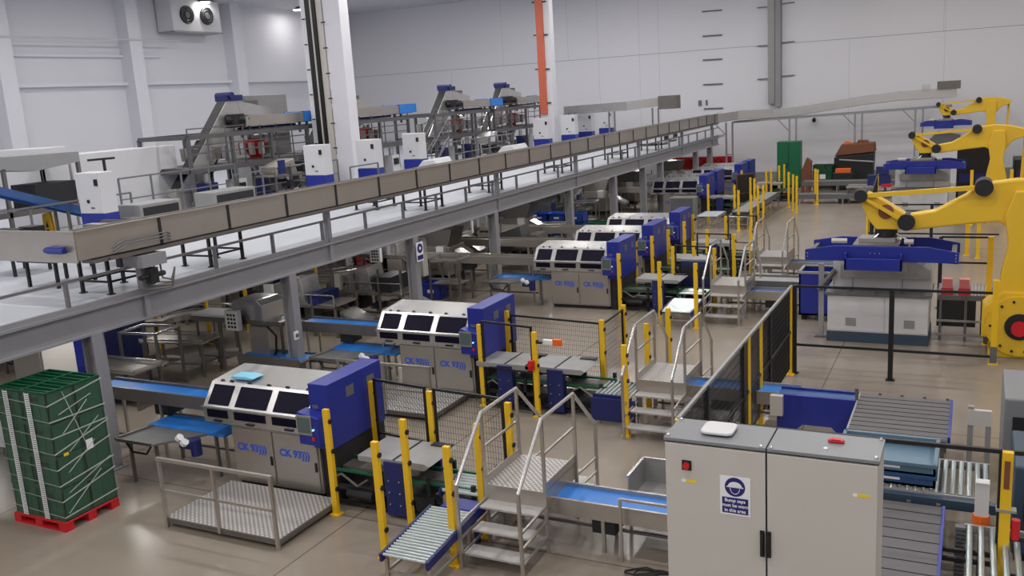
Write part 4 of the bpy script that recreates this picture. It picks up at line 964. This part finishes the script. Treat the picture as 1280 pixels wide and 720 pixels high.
# cartons and blue boxes before the second robot cell
for l, loc, sz in (('blue carton box on the table left of the second robot station',(-4.9,50.2,.75),(1.1,.5,.6)),('small blue carton on top by the second robot station',(-4.5,50.3,1.36),(.6,.4,.4))):
    a, b, c = sz; t = thing('blue_box', l, 'box', loc); MB().box(0,0,0,a,b,c).build('body', NAVY, t, bevel=.02); MB().box(-.01,-.01,c*.8,a+.01,b+.01,c+.01).build('lid', NAVY, t)
packing_bench('pale bench left of the second robot station', (-5.9,50.0,-.12))
tag(MB().box(-4.2,49.9,.80,-3.7,50.2,.93).build('red_tray', RED), 'small red tray on the pale bench by the second robot station', 'tray')
# third/fourth line end: grey low tables and blue cabinets near robot fence
low_conv('grey accumulating table between the fourth line and the first robot cell', (-6.0,26.4,0), 2.0, .75, .9)
t = thing('blue_bin', 'deep blue steel bin left of the first robot station', 'bin', (-4.15,25.2,0))
MB().box(0,0,.15,.85,.04,1.32).box(0,.9,.15,.85,.94,1.32).box(0,0,.15,.04,.94,1.32).box(.81,0,.15,.85,.94,1.32).box(0,0,.15,.85,.94,.2).build('body', BLUE, t)
MB().box(-.03,-.03,1.3,.88,.04,1.36).box(-.03,.9,1.3,.88,.97,1.36).box(-.03,0,1.3,.04,.95,1.36).box(.81,0,1.3,.88,.95,1.36).build('rim', LGREY, t)
for x in (.05,.72): MB().box(x,.1,0,x+.08,.8,.15).build('foot', DARK, t)
t = thing('hose_stand', 'steel rod and hose leaning by the first robot station', 'stand', (-3.35,23.6,0)); MB().box(-.06,0,0,.06,.1,1.9).build('post', LGREY, t); MB().tube((-.05,-.05,1.25),(.35,-.05,1.75),.07,8).build('nozzle', STEELD, t); MB().box(-.15,-.05,0,.15,.15,.03).build('base_plate', STEELD, t)

# ------------------------------------------------------------------ robot cells
def station(label, loc):
    t = thing('sheet_station', label, 'machine', loc)
    MB().box(0,0,0,2.33,1.5,.26).build('plinth', PLINTH, t, bevel=.01)
    b = MB().box(.02,0,.26,2.31,1.48,1.2).build('cabinet_body', WHITE, t, bevel=.01)
    for x in (.03,1.36): 
        d = MB().box(x,-.02,.3,x+(1.3 if x < 1 else .94),.0,1.17).build('door', WHITE, t)
        MB().box(x+.42,-.03,.42,x+.66,-.02,.62).build('vent', LGREY, d)
    MB().box(-.04,-.1,1.2,2.38,1.5,1.26).box(.2,-.1,1.26,.5,.0,1.3).box(.8,-.1,1.26,1.1,0,1.3).build('ledge', GREY, t)
    MB().box(.1,.35,1.26,2.36,1.4,2.08).build('upper_body', WHITE, t, bevel=.02)
    MB().prism([(.3,1.6),(2.33,1.6),(2.33,1.84),(1.75,2.16),(.75,2.16),(.3,1.88)],'y',.12,.9).build('hood', LGREY, t, bevel=.01)
    for x in (.6,1.72): MB().tube((x,.06,1.26),(x,.06,1.62),.012,6).build('guide_rod', RAIL, t)
    return t
st1 = station('white palletising station with grey hood in the first robot cell', (-3.17,23.3,0))
dup(st1, (-3.35,45.2,0), label='white palletising station with grey hood in the second robot cell')

def disc(mb, x, y0, y1, z, r, n=24): mb.tube((x,y0,z),(x,y1,z),r,n)
def robot(label, loc, tilt=0):
    # local frame: wrist at negative x, base near x = 0
    t = thing('palletising_robot', label, 'robot', loc)
    MB().box(-.6,-.55,0,.7,.55,.12).lathe([(.5,.12),(.5,.42)],n=24).build('base', ROBY, t, bevel=.02)
    s = MB(); s.prism([(-.75,.42),(.75,.42),(.8,1.1),(.35,1.5),(-.35,1.5),(-.75,1.1)],'y',-.42,.42); s.build('turret', ROBY, t, bevel=.03)
    s = MB(); disc(s,.0,-.62,-.42,.75,.68,32); s.build('shoulder_ring', ROBY, t)
    b = MB()
    for k in range(14): a = 2*PI*k/14; disc(b, .58*math.cos(a), -.65,-.6, .75+.58*math.sin(a), .03, 8)
    b.build('bolt', DARK, t)
    s = MB(); disc(s,.0,-.66,-.62,.75,.3); s.build('shoulder_hub', DARK, t)
    s = MB(); disc(s,.0,-.74,-.66,.72,.17); s.build('motor_cap', RED, t)
    # upright arm
    MB().prism([(-.5,.9),(.5,.9),(.35,1.9),(.22,2.5),(.3,3.2),(.25,3.75),(-.2,3.75),(-.38,3.2),(-.28,2.5),(-.4,1.9)],'y',-.34,.18).build('lower_arm', ROBY, t, bevel=.03)
    MB().bar((.95,.3,1.0),(1.05,.3,3.65),.14,.1).build('rear_link', ROBY, t)
    s = MB(); disc(s,1.05,.2,.42,3.65,.13); disc(s,.95,.2,.42,1.05,.13); s.build('link_pin', DARK, t)
    # forearm, elbow at (-.1,3.7), lower wrist at (-2.4,3.05)
    s = MB(); s.prism([(-2.52,3.18),(-2.55,2.95),(-2.35,2.83),(-1.2,2.98),(-.5,3.05),(-.25,2.9),(.3,2.95),(.55,3.3),(1.15,3.5),(1.25,3.72),(.4,3.95),(-.15,4.0),(-.9,3.9),(-1.15,3.68),(-1.8,3.3)],'y',-.2,.2)
    s.build('forearm', ROBY, t, bevel=.04)
    MB().prism([(-1.9,3.13),(-1.05,3.5),(-.9,3.45),(-1.1,3.36),(-1.85,3.07)],'y',-.215,-.2).build('lettering_shade', STEELD, t) if False else None
    MB().bar((-3.4,-.28,3.66),(-.98,-.28,3.83),.1,.1).build('tie_rod', ROBY, t)
    MB().bar((-3.4,-.28,3.66),(-2.42,-.3,3.05),.09,.08).build('wrist_link', ROBY, t)
    s = MB(); s.prism([(-3.5,3.7),(-3.3,3.75),(-2.85,3.5),(-2.4,3.2),(-2.3,3.0),(-2.55,2.85),(-3.05,2.85),(-3.25,3.1)],'y',-.22,.22); s.build('wrist_bracket', ROBY, t, bevel=.03)
    s = MB(); disc(s,-2.85,-.25,-.22,3.28,.17); s.build('wrist_motor', WOOD, t)
    s = MB(); disc(s,-3.4,-.36,.3,3.66,.15); s.build('joint_cap', DARK, t)
    s = MB(); disc(s,-2.4,-.36,.3,3.04,.19); s.build('joint_cap', DARK, t)
    s = MB(); disc(s,-.82,-.36,.3,3.83,.19); s.build('joint_cap', DARK, t)
    MB().lathe([(.25,0),(.25,.2)],(-2.85,0,2.66),20).build('wrist_flange', BLACK, t)
    MB().path([(-3.0,-.2,2.75),(-3.2,-.35,2.55),(-3.05,-.45,2.4)],.02).path([(-2.6,-.2,2.75),(-2.3,-.35,2.6),(-2.35,-.5,2.35),(-2.2,-.5,2.42)],.025).build('air_hose', STEELB, t)
    return t
def gripper(label, loc):
    t = thing('layer_gripper', label, 'gripper', loc)
    pr = [(-1.66,0),(-1.66,.26),(-1.0,.36),(1.0,.36),(1.66,.24),(1.66,-.02),(1.2,0),(-1.2,0)]
    for y in (-.75,.6): MB().prism(pr,'y',y,y+.06).build('side_beam', BLUE, t, bevel=.01)
    MB().box(-.75,-.95,-.18,.5,-.9,.1).box(-.75,-.95,-.18,-.7,-.75,.22).box(.45,-.95,-.18,.5,-.75,.22).build('front_plate', BLUE, t, bevel=.01)
    for q in ((-.6,-.7,.3,.4,.6,.38),(-1.6,-.7,.1,-1.5,.65,.2),(1.5,-.7,.1,1.6,.65,.2)): MB().box(*q).build('cross_member', STEELD, t)
    MB().box(-.5,-.3,.38,.3,.3,.46).build('mounting_plate', LGREY, t)
    for x in (-1.0,-.5,.5,1.0): MB().box(x,-.6,-.02,x+.06,.55,.05).build('finger', STEELD, t)
    MB().tube((-1.1,-.4,.42),(-.75,-.4,.42),.06).tube((.5,-.4,.42),(.7,-.4,.42),.06).build('cylinder', CREAM, t)
    b = MB()
    for x, z in ((-.2,.2),(-.1,.2),(0,.2),(-1.6,.1),(-1.6,.18),(1.6,.05),(1.6,.12),(1.6,.19)): b.tube((x,-.78,z),(x,-.75,z),.015,6)
    b.build('bolt', STEELB, t)
    return t
robot('large yellow palletising robot at the right edge of the picture', (1.02,23.3,0)); gripper('blue gripper hanging from the wrist of the large near robot', (-1.9,23.2,2.2))
robot('yellow palletising robot in the middle distance above the near robot arm', (.85,45,0)); gripper('blue gripper hanging from the wrist of the middle robot', (-2.0,45,2.2))
r3 = robot('farthest yellow palletising robot near the far wall', (.72,58.8,1.55)); r3.scale = (.8,.8,.8)
g3 = gripper('blue gripper hanging from the wrist of the farthest robot', (-1.57,58.8,3.28)); g3.scale = (.8,.8,.8)
t = thing('robot_pedestal', 'steel pedestal raising the farthest robot', 'pedestal', (.72,58.8,0)); MB().box(-.6,-.6,0,.6,.6,.05).box(-.5,-.5,.05,.5,.5,1.5).box(-.6,-.6,1.5,.7,.6,1.55).build('body', STEELD, t)
t = thing('sheet_station', 'grey hooded station below the farthest robot gripper', 'machine', (-2.5,58.4,0)); MB().box(0,0,0,1.8,1.2,1.9).build('cabinet_body', WHITE, t); MB().prism([(.1,1.9),(1.8,1.9),(1.7,2.7),(.5,2.95),(.1,2.5)],'y',.1,.9).build('hood', GREY, t)

# robot cell fence
def cell_fence(label, a, b, H=2.0, posts=(), mesh=.05, rails=(2.0,), col=BLACK, wire=.008, topm=None):
    a = Vector((a[0],a[1],0)); b = Vector((b[0],b[1],0)); d = b-a; L = d.length
    t = thing('robot_cell_fence', label, 'fence', a, math.atan2(d.y,d.x))
    for z in rails: MB().bar((0,0,z),(L,0,z),.05,.05).build('rail', (topm or col) if z == max(rails) else col, t)
    for u, m, h in posts: MB().box(u*L-.05,-.035,0,u*L+.05,.035,h).box(u*L-.09,-.08,0,u*L+.09,.08,.02).build('post', m, t)
    if mesh:
        w = MB(); k = int(L/mesh)
        for i in range(1,k): x = L*i/k; w.box(x-wire/2,-wire/2,.15,x+wire/2,wire/2,H)
        k = int(H/.12)
        for i in range(2,k): z = H*i/k; w.box(0,-wire/2,z-wire/2,L,wire/2,z+wire/2)
        w.build('wire_mesh', col, t)
    return t
cell_fence('dark mesh fence along the left side of the first robot cell', (-3.52,11.66),(-3.52,20.4), posts=((0,YEL,2.0),(.17,BLACK,2.0),(.45,BLACK,2.0),(.5,YEL,2.0),(.62,YEL,2.0),(.72,BLACK,2.0),(.985,YEL,2.0)), rails=(2.0,1.0), topm=LGREY)
cell_fence('open black rail fence across the back of the first robot cell', (-3.46,20.42),(.42,20.42), posts=((.0,BLACK,2.0),(.515,BLACK,2.0)), mesh=0, rails=(2.0,.67))
cell_fence('open black rail fence behind the big grey cabinet', (-3.5,11.62),(.42,11.7), posts=(), mesh=0, rails=(2.0,.64,.52)); 
t = thing('gate_post', 'yellow gate post with red tag at the lower right', 'post', (.48,11.7,0)); MB().box(-.06,-.045,0,.06,.045,2.0).build('pole', YEL, t); MB().box(-.09,-.03,0,-.06,.03,2.0).build('edge_strip', BLACK, t); MB().box(-.03,-.06,1.55,.03,-.045,1.9).build('nameplate', WOOD, t); MB().tube((.12,0,.9),(.12,0,1.15),.05,10).build('red_handle', RED, t); MB().box(-.1,-.06,1.25,.12,.06,1.28).build('clamp', LGREY, t); MB().box(-.1,-.1,0,.1,.1,.02).build('base_plate', YEL, t)
cell_fence('dark fence continuing right of the yellow gate post', (.55,11.7),(3.5,11.9), posts=((.98,BLACK,2.0),), rails=(2.0,.9,.4), mesh=0)
for l, x, y, h in (('yellow fence post in front of the near robot base',.52,22.2,1.9),('tall yellow fence post left of the near robot arm',.4,23.8,2.6)):
    t = thing('fence_post', l, 'post', (x,y,0)); MB().box(-.06,-.05,.35,.06,.05,h).build('pole', YEL, t); MB().box(-.07,-.055,0,.07,.055,.4).build('sleeve', GREY, t); MB().box(-.1,-.1,0,.1,.1,.02).build('base_plate', YEL, t)
cell_fence('open black rail fence behind the first robot cell', (-.75,27.3),(.5,27.3), posts=((.0,BLACK,2.0),(.95,BLACK,2.0)), mesh=0, rails=(2.0,1.3))
cell_fence('black mesh fence on the left of the second robot cell', (-3.3,34.0),(-3.9,44.5), posts=((0,YEL,2.0),(.12,YEL,2.0),(.5,BLACK,2.0),(1,YEL,2.0)), rails=(2.0,))
cell_fence('open black rail fence in front of the second robot cell', (-3.3,34.0),(.8,34.0), posts=((.5,BLACK,2.0),), mesh=0, rails=(2.0,1.0))
for x, y, l in ((-.15,35.5,'yellow post pair left member below the near robot forearm'),(.2,35.0,'yellow post pair right member below the near robot forearm'),(-.1,42.5,'yellow post left of the middle robot'),(1.35,42.5,'yellow post right of the middle robot')):
    t = thing('fence_post', l, 'post', (x,y,0)); MB().box(-.06,-.05,0,.06,.05,2.3).build('pole', YEL, t); MB().box(-.1,-.1,0,.1,.1,.02).build('base_plate', YEL, t)
# dark stacks behind robots
for l, loc, sz in (('dark machine block right of the second robot station',(-.75,47.0,0),(1.4,2.0,3.2)),('dark machine block behind the middle robot',(1.6,48.0,0),(2.6,2,2.2))):
    a, b, c = sz; t = thing('machine_block', l, 'machine', loc); MB().box(0,0,.1,a,b,c).build('body', DARK, t, bevel=.03); MB().box(.1,-.03,.3,a-.1,0,1.0).build('panel', GREY, t); MB().box(.1,-.03,1.3,a-.1,0,1.7).build('purple_panel', SIGNB, t); MB().box(.1,.1,0,a-.1,b-.1,.1).build('base', DARK, t)
# right of station 1: dark conveyor with small goods
t = thing('pallet_conveyor', 'dark pallet conveyor right of the first robot station', 'conveyor', (-.7,24.0,0))
MB().box(0,0,1.0,1.3,1.4,1.12).build('bed', GREY, t); MB().box(0,0,.35,.85,.1,1.0).box(.95,0,.1,1.3,.1,1.0).build('side_panel', DARK, t)
for x in (.05,.6,1.2): MB().box(x,-.04,0,x+.06,0,1.0).box(x,1.3,0,x+.06,1.36,1.0).build('leg', GREY, t)
MB().bar((0,-.05,.5),(1.3,-.05,.5),.05).bar((0,-.05,.15),(1.3,-.05,.15),.05).build('rail', LGREY, t)
for k in range(2):
    q = thing('small_carton', 'small pink and red carton on the dark pallet conveyor, %s one' % ('left' if k == 0 else 'right'), 'carton', (-.62+.37*k,24.05,1.12)); MB().box(0,0,0,.26,.3,.16).build('tray', RED, q); MB().box(.02,.02,.16,.24,.28,.38).build('carton', PINK, q)
for k in range(12):
    if k == 0:
        bt = thing('bottle', 'small pale bottle in the rows on the dark pallet conveyor', 'bottle', (.05,24.1,1.12), 0, 'bottles on the pallet conveyor'); MB().lathe([(.03,0),(.03,.14),(.012,.2),(.012,.24)],n=8).build('glass', SIGNW, bt)
    else: dup(bt, (.05+.075*(k % 6),24.1+.25*(k//6),1.12))
# inside the cell: blue discharge conveyor, slat panels
t = thing('blue_discharge_conveyor', 'deep blue sided discharge conveyor inside the robot fence', 'conveyor', (-3.05,16.2,0))
MB().prism([(0,.15),(.2,.15),(.45,.38),(.95,.38),(1.15,.15),(1.35,.15),(1.35,.92),(0,.92)],'y',0,.06).build('side_panel', BLUE, t)
MB().box(0,.06,.82,1.35,.45,.88).build('belt', BELTD, t); MB().box(0,.45,.4,1.35,.5,.92).build('rear_panel', BLUE, t)
MB().box(-.1,-.12,.55,.12,.0,.92).build('drive_box', CREAM, t)
for x in (.02,1.3):
    for y in (.1,.38): MB().box(x,y,0,x+.06,y+.06,.82).build('leg', STEELD, t)
MB().tube((1.35,.1,.9),(1.35,.1,1.12),.03).build('sensor_pole', STEELD, t)
MB().box(.3,-.5,.0,1.05,-.05,.25).build('cream_guard', CREAM, t)
def slat_bed(label, loc, w, L, z, rz=0):
    t = thing('slat_bed', label, 'conveyor', loc)
    MB().box(0,0,z-.06,w,L,z).build('slat_deck', SLAT, t)
    for k in range(9): y = L*k/9; MB().box(0,y,z,w,y+.012,z+.006).build('slat_gap', BLACK, t)
    MB().box(w,0,z-.14,w+.04,L,z+.02).build('blue_side', BLUE, t); MB().box(-.03,0,z-.1,0,L,z+.01).build('steel_side', LGREY, t)
    MB().box(0,-.02,z-.05,w,0,z).build('front_edge', LGREY, t)
    for x in (.05,w-.1):
        for y in (.05,L-.15): MB().box(x,y,0,x+.06,y+.08,z-.06).build('leg', STEELD, t)
    for x in (w*.2,w*.45,w*.7,w*.95): MB().box(x,L,z-.02,x+.05,L+.04,z+.03).build('stop_pin', STEELD, t)
    return t
slat_bed('dark rubber slat bed behind the big grey cabinet, upper one', (-1.67,14.85,0), 1.45, 1.85, .9)
slat_bed('dark rubber slat bed right of the big grey cabinet, lower one', (-1.67,10.1,0), 1.45, 2.45, .8)
# blue crate and rollers between
t = rollers('roller track with vertical pale rollers right of the grey cabinet', (-1.7,12.82,0), 1.25, 2.05, .85, .85, frame=BEAM, n=20, along='x', r=.035)
for k in range(2):
    tub('blue grey plastic tray with slotted side on the roller track, %s one' % ('lower' if k == 0 else 'upper'), (-1.6,12.9,.9+.17*k), mat('tray_blue_%d' % k, (44,78,120) if k == 0 else (92,120,140), .45), (1.28,1.0,.17))
tag(MB().box(-1.7,12.68,.72,.42,12.78,.85).build('track_beam', PLINTH), 'slate blue beam along the front of the roller track', 'beam')
rollers('second roller track at the lower right corner', (.05,10.6,0), 1.5, .9, .8, .8, frame=LGREY, n=7, along='x', r=.035)
rollers('third roller track at the far lower right corner', (1.0,10.4,0), 1.7, .9, .8, .8, frame=LGREY, n=7, along='x', r=.035)
t = thing('label_applicator', 'white and orange label head by the yellow gate post', 'machine', (.16,12.2,.0)); MB().box(0,0,.9,.16,.15,1.35).build('housing', WHITE, t); MB().lathe([(.1,.75),(.1,.9)],(.08,.07,0),12).build('orange_base', ORANGE, t); MB().box(.05,.05,0,.1,.1,.76).build('stand', STEELD, t)
def grey_block(label, loc, sz, m=CABTOP):
    a, b, c = sz; t = thing('grey_housing', label, 'housing', loc); MB().box(0,0,.1,a,b,c).build('body', m, t, bevel=.03); MB().box(.05,.05,0,a-.05,b-.05,.1).build('base', DARK, t)
    MB().box(.12,-.02,c*.45,a-.1,0,c*.8).build('opening', DARK, t); return t
grey_block('grey machine housing at the right edge beside the yellow post', (.55,15.4,0), (2.2,1.6,1.45))
grey_block('slate grey machine housing at the right edge, lower one', (.62,12.9,0), (2.2,1.4,1.35), PLINTH)
t = thing('cable_chain', 'vertical grey cable chain beside the lower slat bed', 'cable', (-.05,12.0,0)); 
for k in range(14): MB().box(0,0,.05+k*.055,.12,.1,.09+k*.055).build('link', GREY, t)
t = thing('steel_bracket', 'pale steel bracket frame behind the roller track', 'bracket', (.05,15.3,0)); MB().box(0,0,0,.08,.08,1.3).box(.25,0,0,.33,.08,1.2).build('post', LGREY, t); MB().box(0,-.02,1.0,.33,.06,1.25).build('plate', CREAM, t)

# ------------------------------------------------------------------ big grey cabinet in front
t = thing('electrical_cabinet', 'big pale grey two door electrical cabinet in the foreground', 'cabinet', (-1.95,6.09,2.2))
MB().box(0,.02,.1,1.46,.4,1.77).build('body', CREAM, t, bevel=.006)
MB().box(0,.0,0,1.46,.4,.1).build('plinth', CABTOP, t)
MB().box(-.005,.0,1.775,.725,.41,1.8).box(.735,0,1.775,1.465,.41,1.8).build('roof', CABTOP, t, bevel=.003)
MB().box(0,.012,1.765,1.46,.4,1.775).build('roof_gap', BLACK, t)
for x0, x1, nm in ((.005,.724,'left'),(.736,1.455,'right')):
    d = MB().box(x0,0,.11,x1,.02,1.76).build('door', CREAM, t, bevel=.004)
    hx = .7 if nm == 'left' else .745
    MB().box(hx-.008,-.03,1.0,hx+.012,0,1.16).box(hx-.014,-.012,.98,hx+.018,0,1.18).build('door_handle', BLACK, d, bevel=.003)
MB().box(.726,.005,.11,.734,.02,1.76).build('door_gap', BLACK, t)
p = MB().box(.13,-.006,1.565,.2,0,1.64).build('switch_plate', BLACK, t); MB().tube((.165,-.03,1.603),(.165,-.006,1.603),.024,14).build('isolator_knob', RED, p)
for x, z in ((.125,1.47),(1.3,1.53)):
    l = MB().box(x,-.002,z,x+.11,0,z+.022).build('warning_label', LABY, t); MB().box(x,-.003,z,x+.03,-.002,z+.022).build('label_symbol', SIGNW, l)
s = MB().box(.405,-.003,1.265,.62,0,1.56).build('safety_sign', SIGNW, t); part_label(s, 'white safety sign with blue disc and text')
disc_ = MB(); disc_.tube((.512,-.005,1.482),(.512,-.003,1.482),.072,32); disc_.build('blue_disc', SIGNB, s)
hd = MB(); hd.add([(.512+.05*math.cos(a),-.0065,1.484+.038*math.sin(a)) for a in [PI*k/12 for k in range(13)]]+[(.512+.05*math.cos(a),-.005,1.484+.038*math.sin(a)) for a in [PI*k/12 for k in range(13)]], [tuple(range(13)), tuple(range(25,12,-1))]+[(k,k+1,14+k,13+k) for k in range(12)])
hd.box(.452,-.0065,1.478,.572,-.005,1.486)
hd.path([(.512+.034*math.cos(a),-.0058,1.475+.045*math.sin(a)) for a in [PI+PI*k/10 for k in range(11)]], .0022, 5)
hd.build('head_pictogram', SIGNW, s)
MB().box(.42,-.005,1.28,.605,-.003,1.4).build('text_band', SIGNB, s)
for k, l in enumerate(('Bump caps','must be worn','in this area')): text('sign_text', l, .034, SIGNW, s, (.512,-.006,1.378-.038*k), bold=.0006)
for x, y in ((.02,.04),(.69,.02),(.76,.02),(1.44,.04),(1.44,.38),(.02,.38)): MB().lathe([(.014,0),(.014,.008),(.006,.018)],(x,y,1.8),10).build('lifting_bolt', STEELB, t)
t = thing('access_point', 'rounded white wireless access point lying on the grey cabinet', 'access point', (-1.6,6.31,4.0))
def rr(a, r, n=5):
    o = []
    for cx, cy, s0 in ((a-r,a-r,0),(-a+r,a-r,PI/2),(-a+r,-a+r,PI),(a-r,-a+r,1.5*PI)):
        for k in range(n+1): u = s0+PI/2*k/n; o.append((cx+r*math.cos(u), cy+r*math.sin(u)))
    return o
MB().prism(rr(.118,.05),'z',.012,.034).build('body', WHITE, t, bevel=.008); MB().prism(rr(.1,.05),'z',0,.012).build('base', BLACK, t)
t = thing('red_beacon', 'small red plastic cap lying on the right of the grey cabinet', 'cap', (-.79,6.34,4.0)); MB().box(-.055,-.02,0,.055,.025,.022).build('cap', RED, t, bevel=.01); MB().box(-.03,-.02,.022,.03,.02,.028).build('ridge', RED, t)
tag(MB().lathe([(.016,0),(.016,.008),(.006,.014)],(-.84,6.2,4.0),12).build('white_button', SIGNW), 'tiny white button in front of the red cap', 'button')
# its support platform (below the picture)
t = thing('cabinet_platform', 'steel platform carrying the grey electrical cabinet', 'platform', (-1.95,6.09,0)); MB().box(-.02,-.02,2.12,1.48,.42,2.2).build('deck', STEELD, t)
for x in (0,1.38):
    for y in (0,.34): MB().box(x,y,0,x+.08,y+.08,2.12).build('leg', BEAM, t)

# ------------------------------------------------------------------ pallet of green crates
t = thing('red_pallet', 'red plastic pallet under the green crates', 'pallet', (-14.22,8.95,0))
MB().box(0,0,.13,1.27,1.06,.16).build('deck', RED, t, bevel=.005)
for x in (0,.53,1.1):
    for y in (0,.44,.9): MB().box(x,y,.03,x+.17,y+.16,.13).build('block', RED, t)
for y in (0,.44,.9): MB().box(0,y,0,1.27,y+.16,.03).build('skid', RED, t)
def crate():
    t = thing('green_crate', 'dark green plastic crate stacked on the red pallet under stretch film', 'crate', (0,0,0), 0, 'green crates on the red pallet')
    a, b, c = .61, .505, .545; s = MB()
    s.box(0,0,0,a,b,.02).box(0,0,0,a,.02,c).box(0,b-.02,0,a,b,c).box(0,0,0,.02,b,c).box(a-.02,0,0,a,b,c)
    for x in (.02,.2,.4,.57): s.box(x,-.008,.02,x+.02,0,c-.04)
    for y in (.02,.24,.46): s.box(a,y,.02,a+.008,y+.02,c-.04)
    s.box(-.008,-.008,c-.03,a+.008,0,c).box(a,0,c-.03,a+.008,b,c).box(-.008,-.008,.0,a+.008,0,.02)
    s.build('body', GREEN, t)
    l = MB().box(.02,.02,c-.07,a-.02,b-.02,c-.05)
    for k in range(3): l.box(.03,.08+.14*k,c-.05,a-.03,.11+.14*k,c-.005)
    l.build('lid', GREEN, t)
    MB().box(a*.35,-.012,c*.7,a*.65,-.006,c*.82).build('grip', DARK, t)
    return t
cr = None
for k in range(4):
    for y in (9.0,9.51):
        for x in (-14.2,-13.58):
            z = .165+.548*k
            if cr is None: cr = crate(); cr.location = (x,y,z)
            else: dup(cr, (x,y,z))
q = MB()
t = thing('stretch_film', 'clear stretch film wound round the green crates', 'film', (-14.22,8.97,.1))
MB().box(0,0,.06,1.28,.004,2.22).box(1.276,0,.06,1.28,1.06,2.22).box(0,1.056,.06,1.28,1.06,2.22).box(0,0,.06,.004,1.05,2.22).build('sheet', FILM, t)
f = MB(); rr_ = random.Random(3)
for k in range(8):
    z0 = .15+.27*k; z1 = z0+rr_.uniform(-.02,.4); z1 = min(z1,2.2)
    f.bar((0,-.006,z0+.07),(1.284,-.006,z0),.006,.007).bar((1.286,-.006,z0),(1.286,1.06,z1),.006,.02)
for k in range(6):
    z0 = .2+.33*k; f.bar((1.288,rr_.uniform(0,.3),z0),(1.288,rr_.uniform(.7,1.06),min(2.2,z0+rr_.uniform(.15,.5))),.005,.014)
f.bar((1.286,.3,2.2),(1.286,.62,1.1),.006,.012)
f.build('film_fold', FILML, t)
for k, x in enumerate((-13.95,-13.42)):
    t = thing('corner_strip', 'white ribbed strip down the front of the green crates, %s' % ('left one' if k == 0 else 'right one'), 'strip', (x,8.955,.17))
    s = MB()
    for i in range(60): s.box(0,-.004,.012+i*.036,.11,.002,.032+i*.036)
    s.box(0,-.002,0,.008,.003,2.17).box(.102,-.002,0,.11,.003,2.17); s.build('ribbed_band', SIGNW, t)
tag(MB().box(0,0,0,.004,.13,.17).build('paper_label', SIGNW, loc=(-12.934,9.55,1.2)), 'white paper label on the side of the wrapped crates', 'label')
tag(MB().box(0,0,0,.004,.09,.05).build('yellow_tag', LABY, loc=(-12.934,9.12,1.25)), 'small yellow sticker on the side of the wrapped crates', 'sticker')

# ------------------------------------------------------------------ world, camera, colour
w = bpy.data.worlds.new('world'); bpy.context.scene.world = w; w.use_nodes = True
w.node_tree.nodes['Background'].inputs[0].default_value = (.8,.82,.85,1); w.node_tree.nodes['Background'].inputs[1].default_value = .5
cam = bpy.data.cameras.new('camera'); co = bpy.data.objects.new('camera', cam); COL.objects.link(co)
yaw, pitch, roll = map(math.radians, (-27.083,11.857,-3.573))
d = Vector((math.sin(yaw)*math.cos(pitch), math.cos(yaw)*math.cos(pitch), -math.sin(pitch)))
r = Vector((math.cos(yaw),-math.sin(yaw),0)); u = r.cross(d)
r2 = math.cos(roll)*r+math.sin(roll)*u; u2 = -math.sin(roll)*r+math.cos(roll)*u
co.matrix_world = Matrix(((r2.x,u2.x,-d.x,0),(r2.y,u2.y,-d.y,0),(r2.z,u2.z,-d.z,6.5),(0,0,0,1)))
cam.sensor_width = 36; cam.lens = 1148.8/1280*36; cam.clip_end = 200; cam.clip_start = .1
sc = bpy.context.scene; sc.camera = co
sc.view_settings.view_transform = 'Standard'; sc.view_settings.look = 'None'; sc.view_settings.gamma = 1; sc.view_settings.use_curve_mapping = False
sc.view_settings.exposure = .24
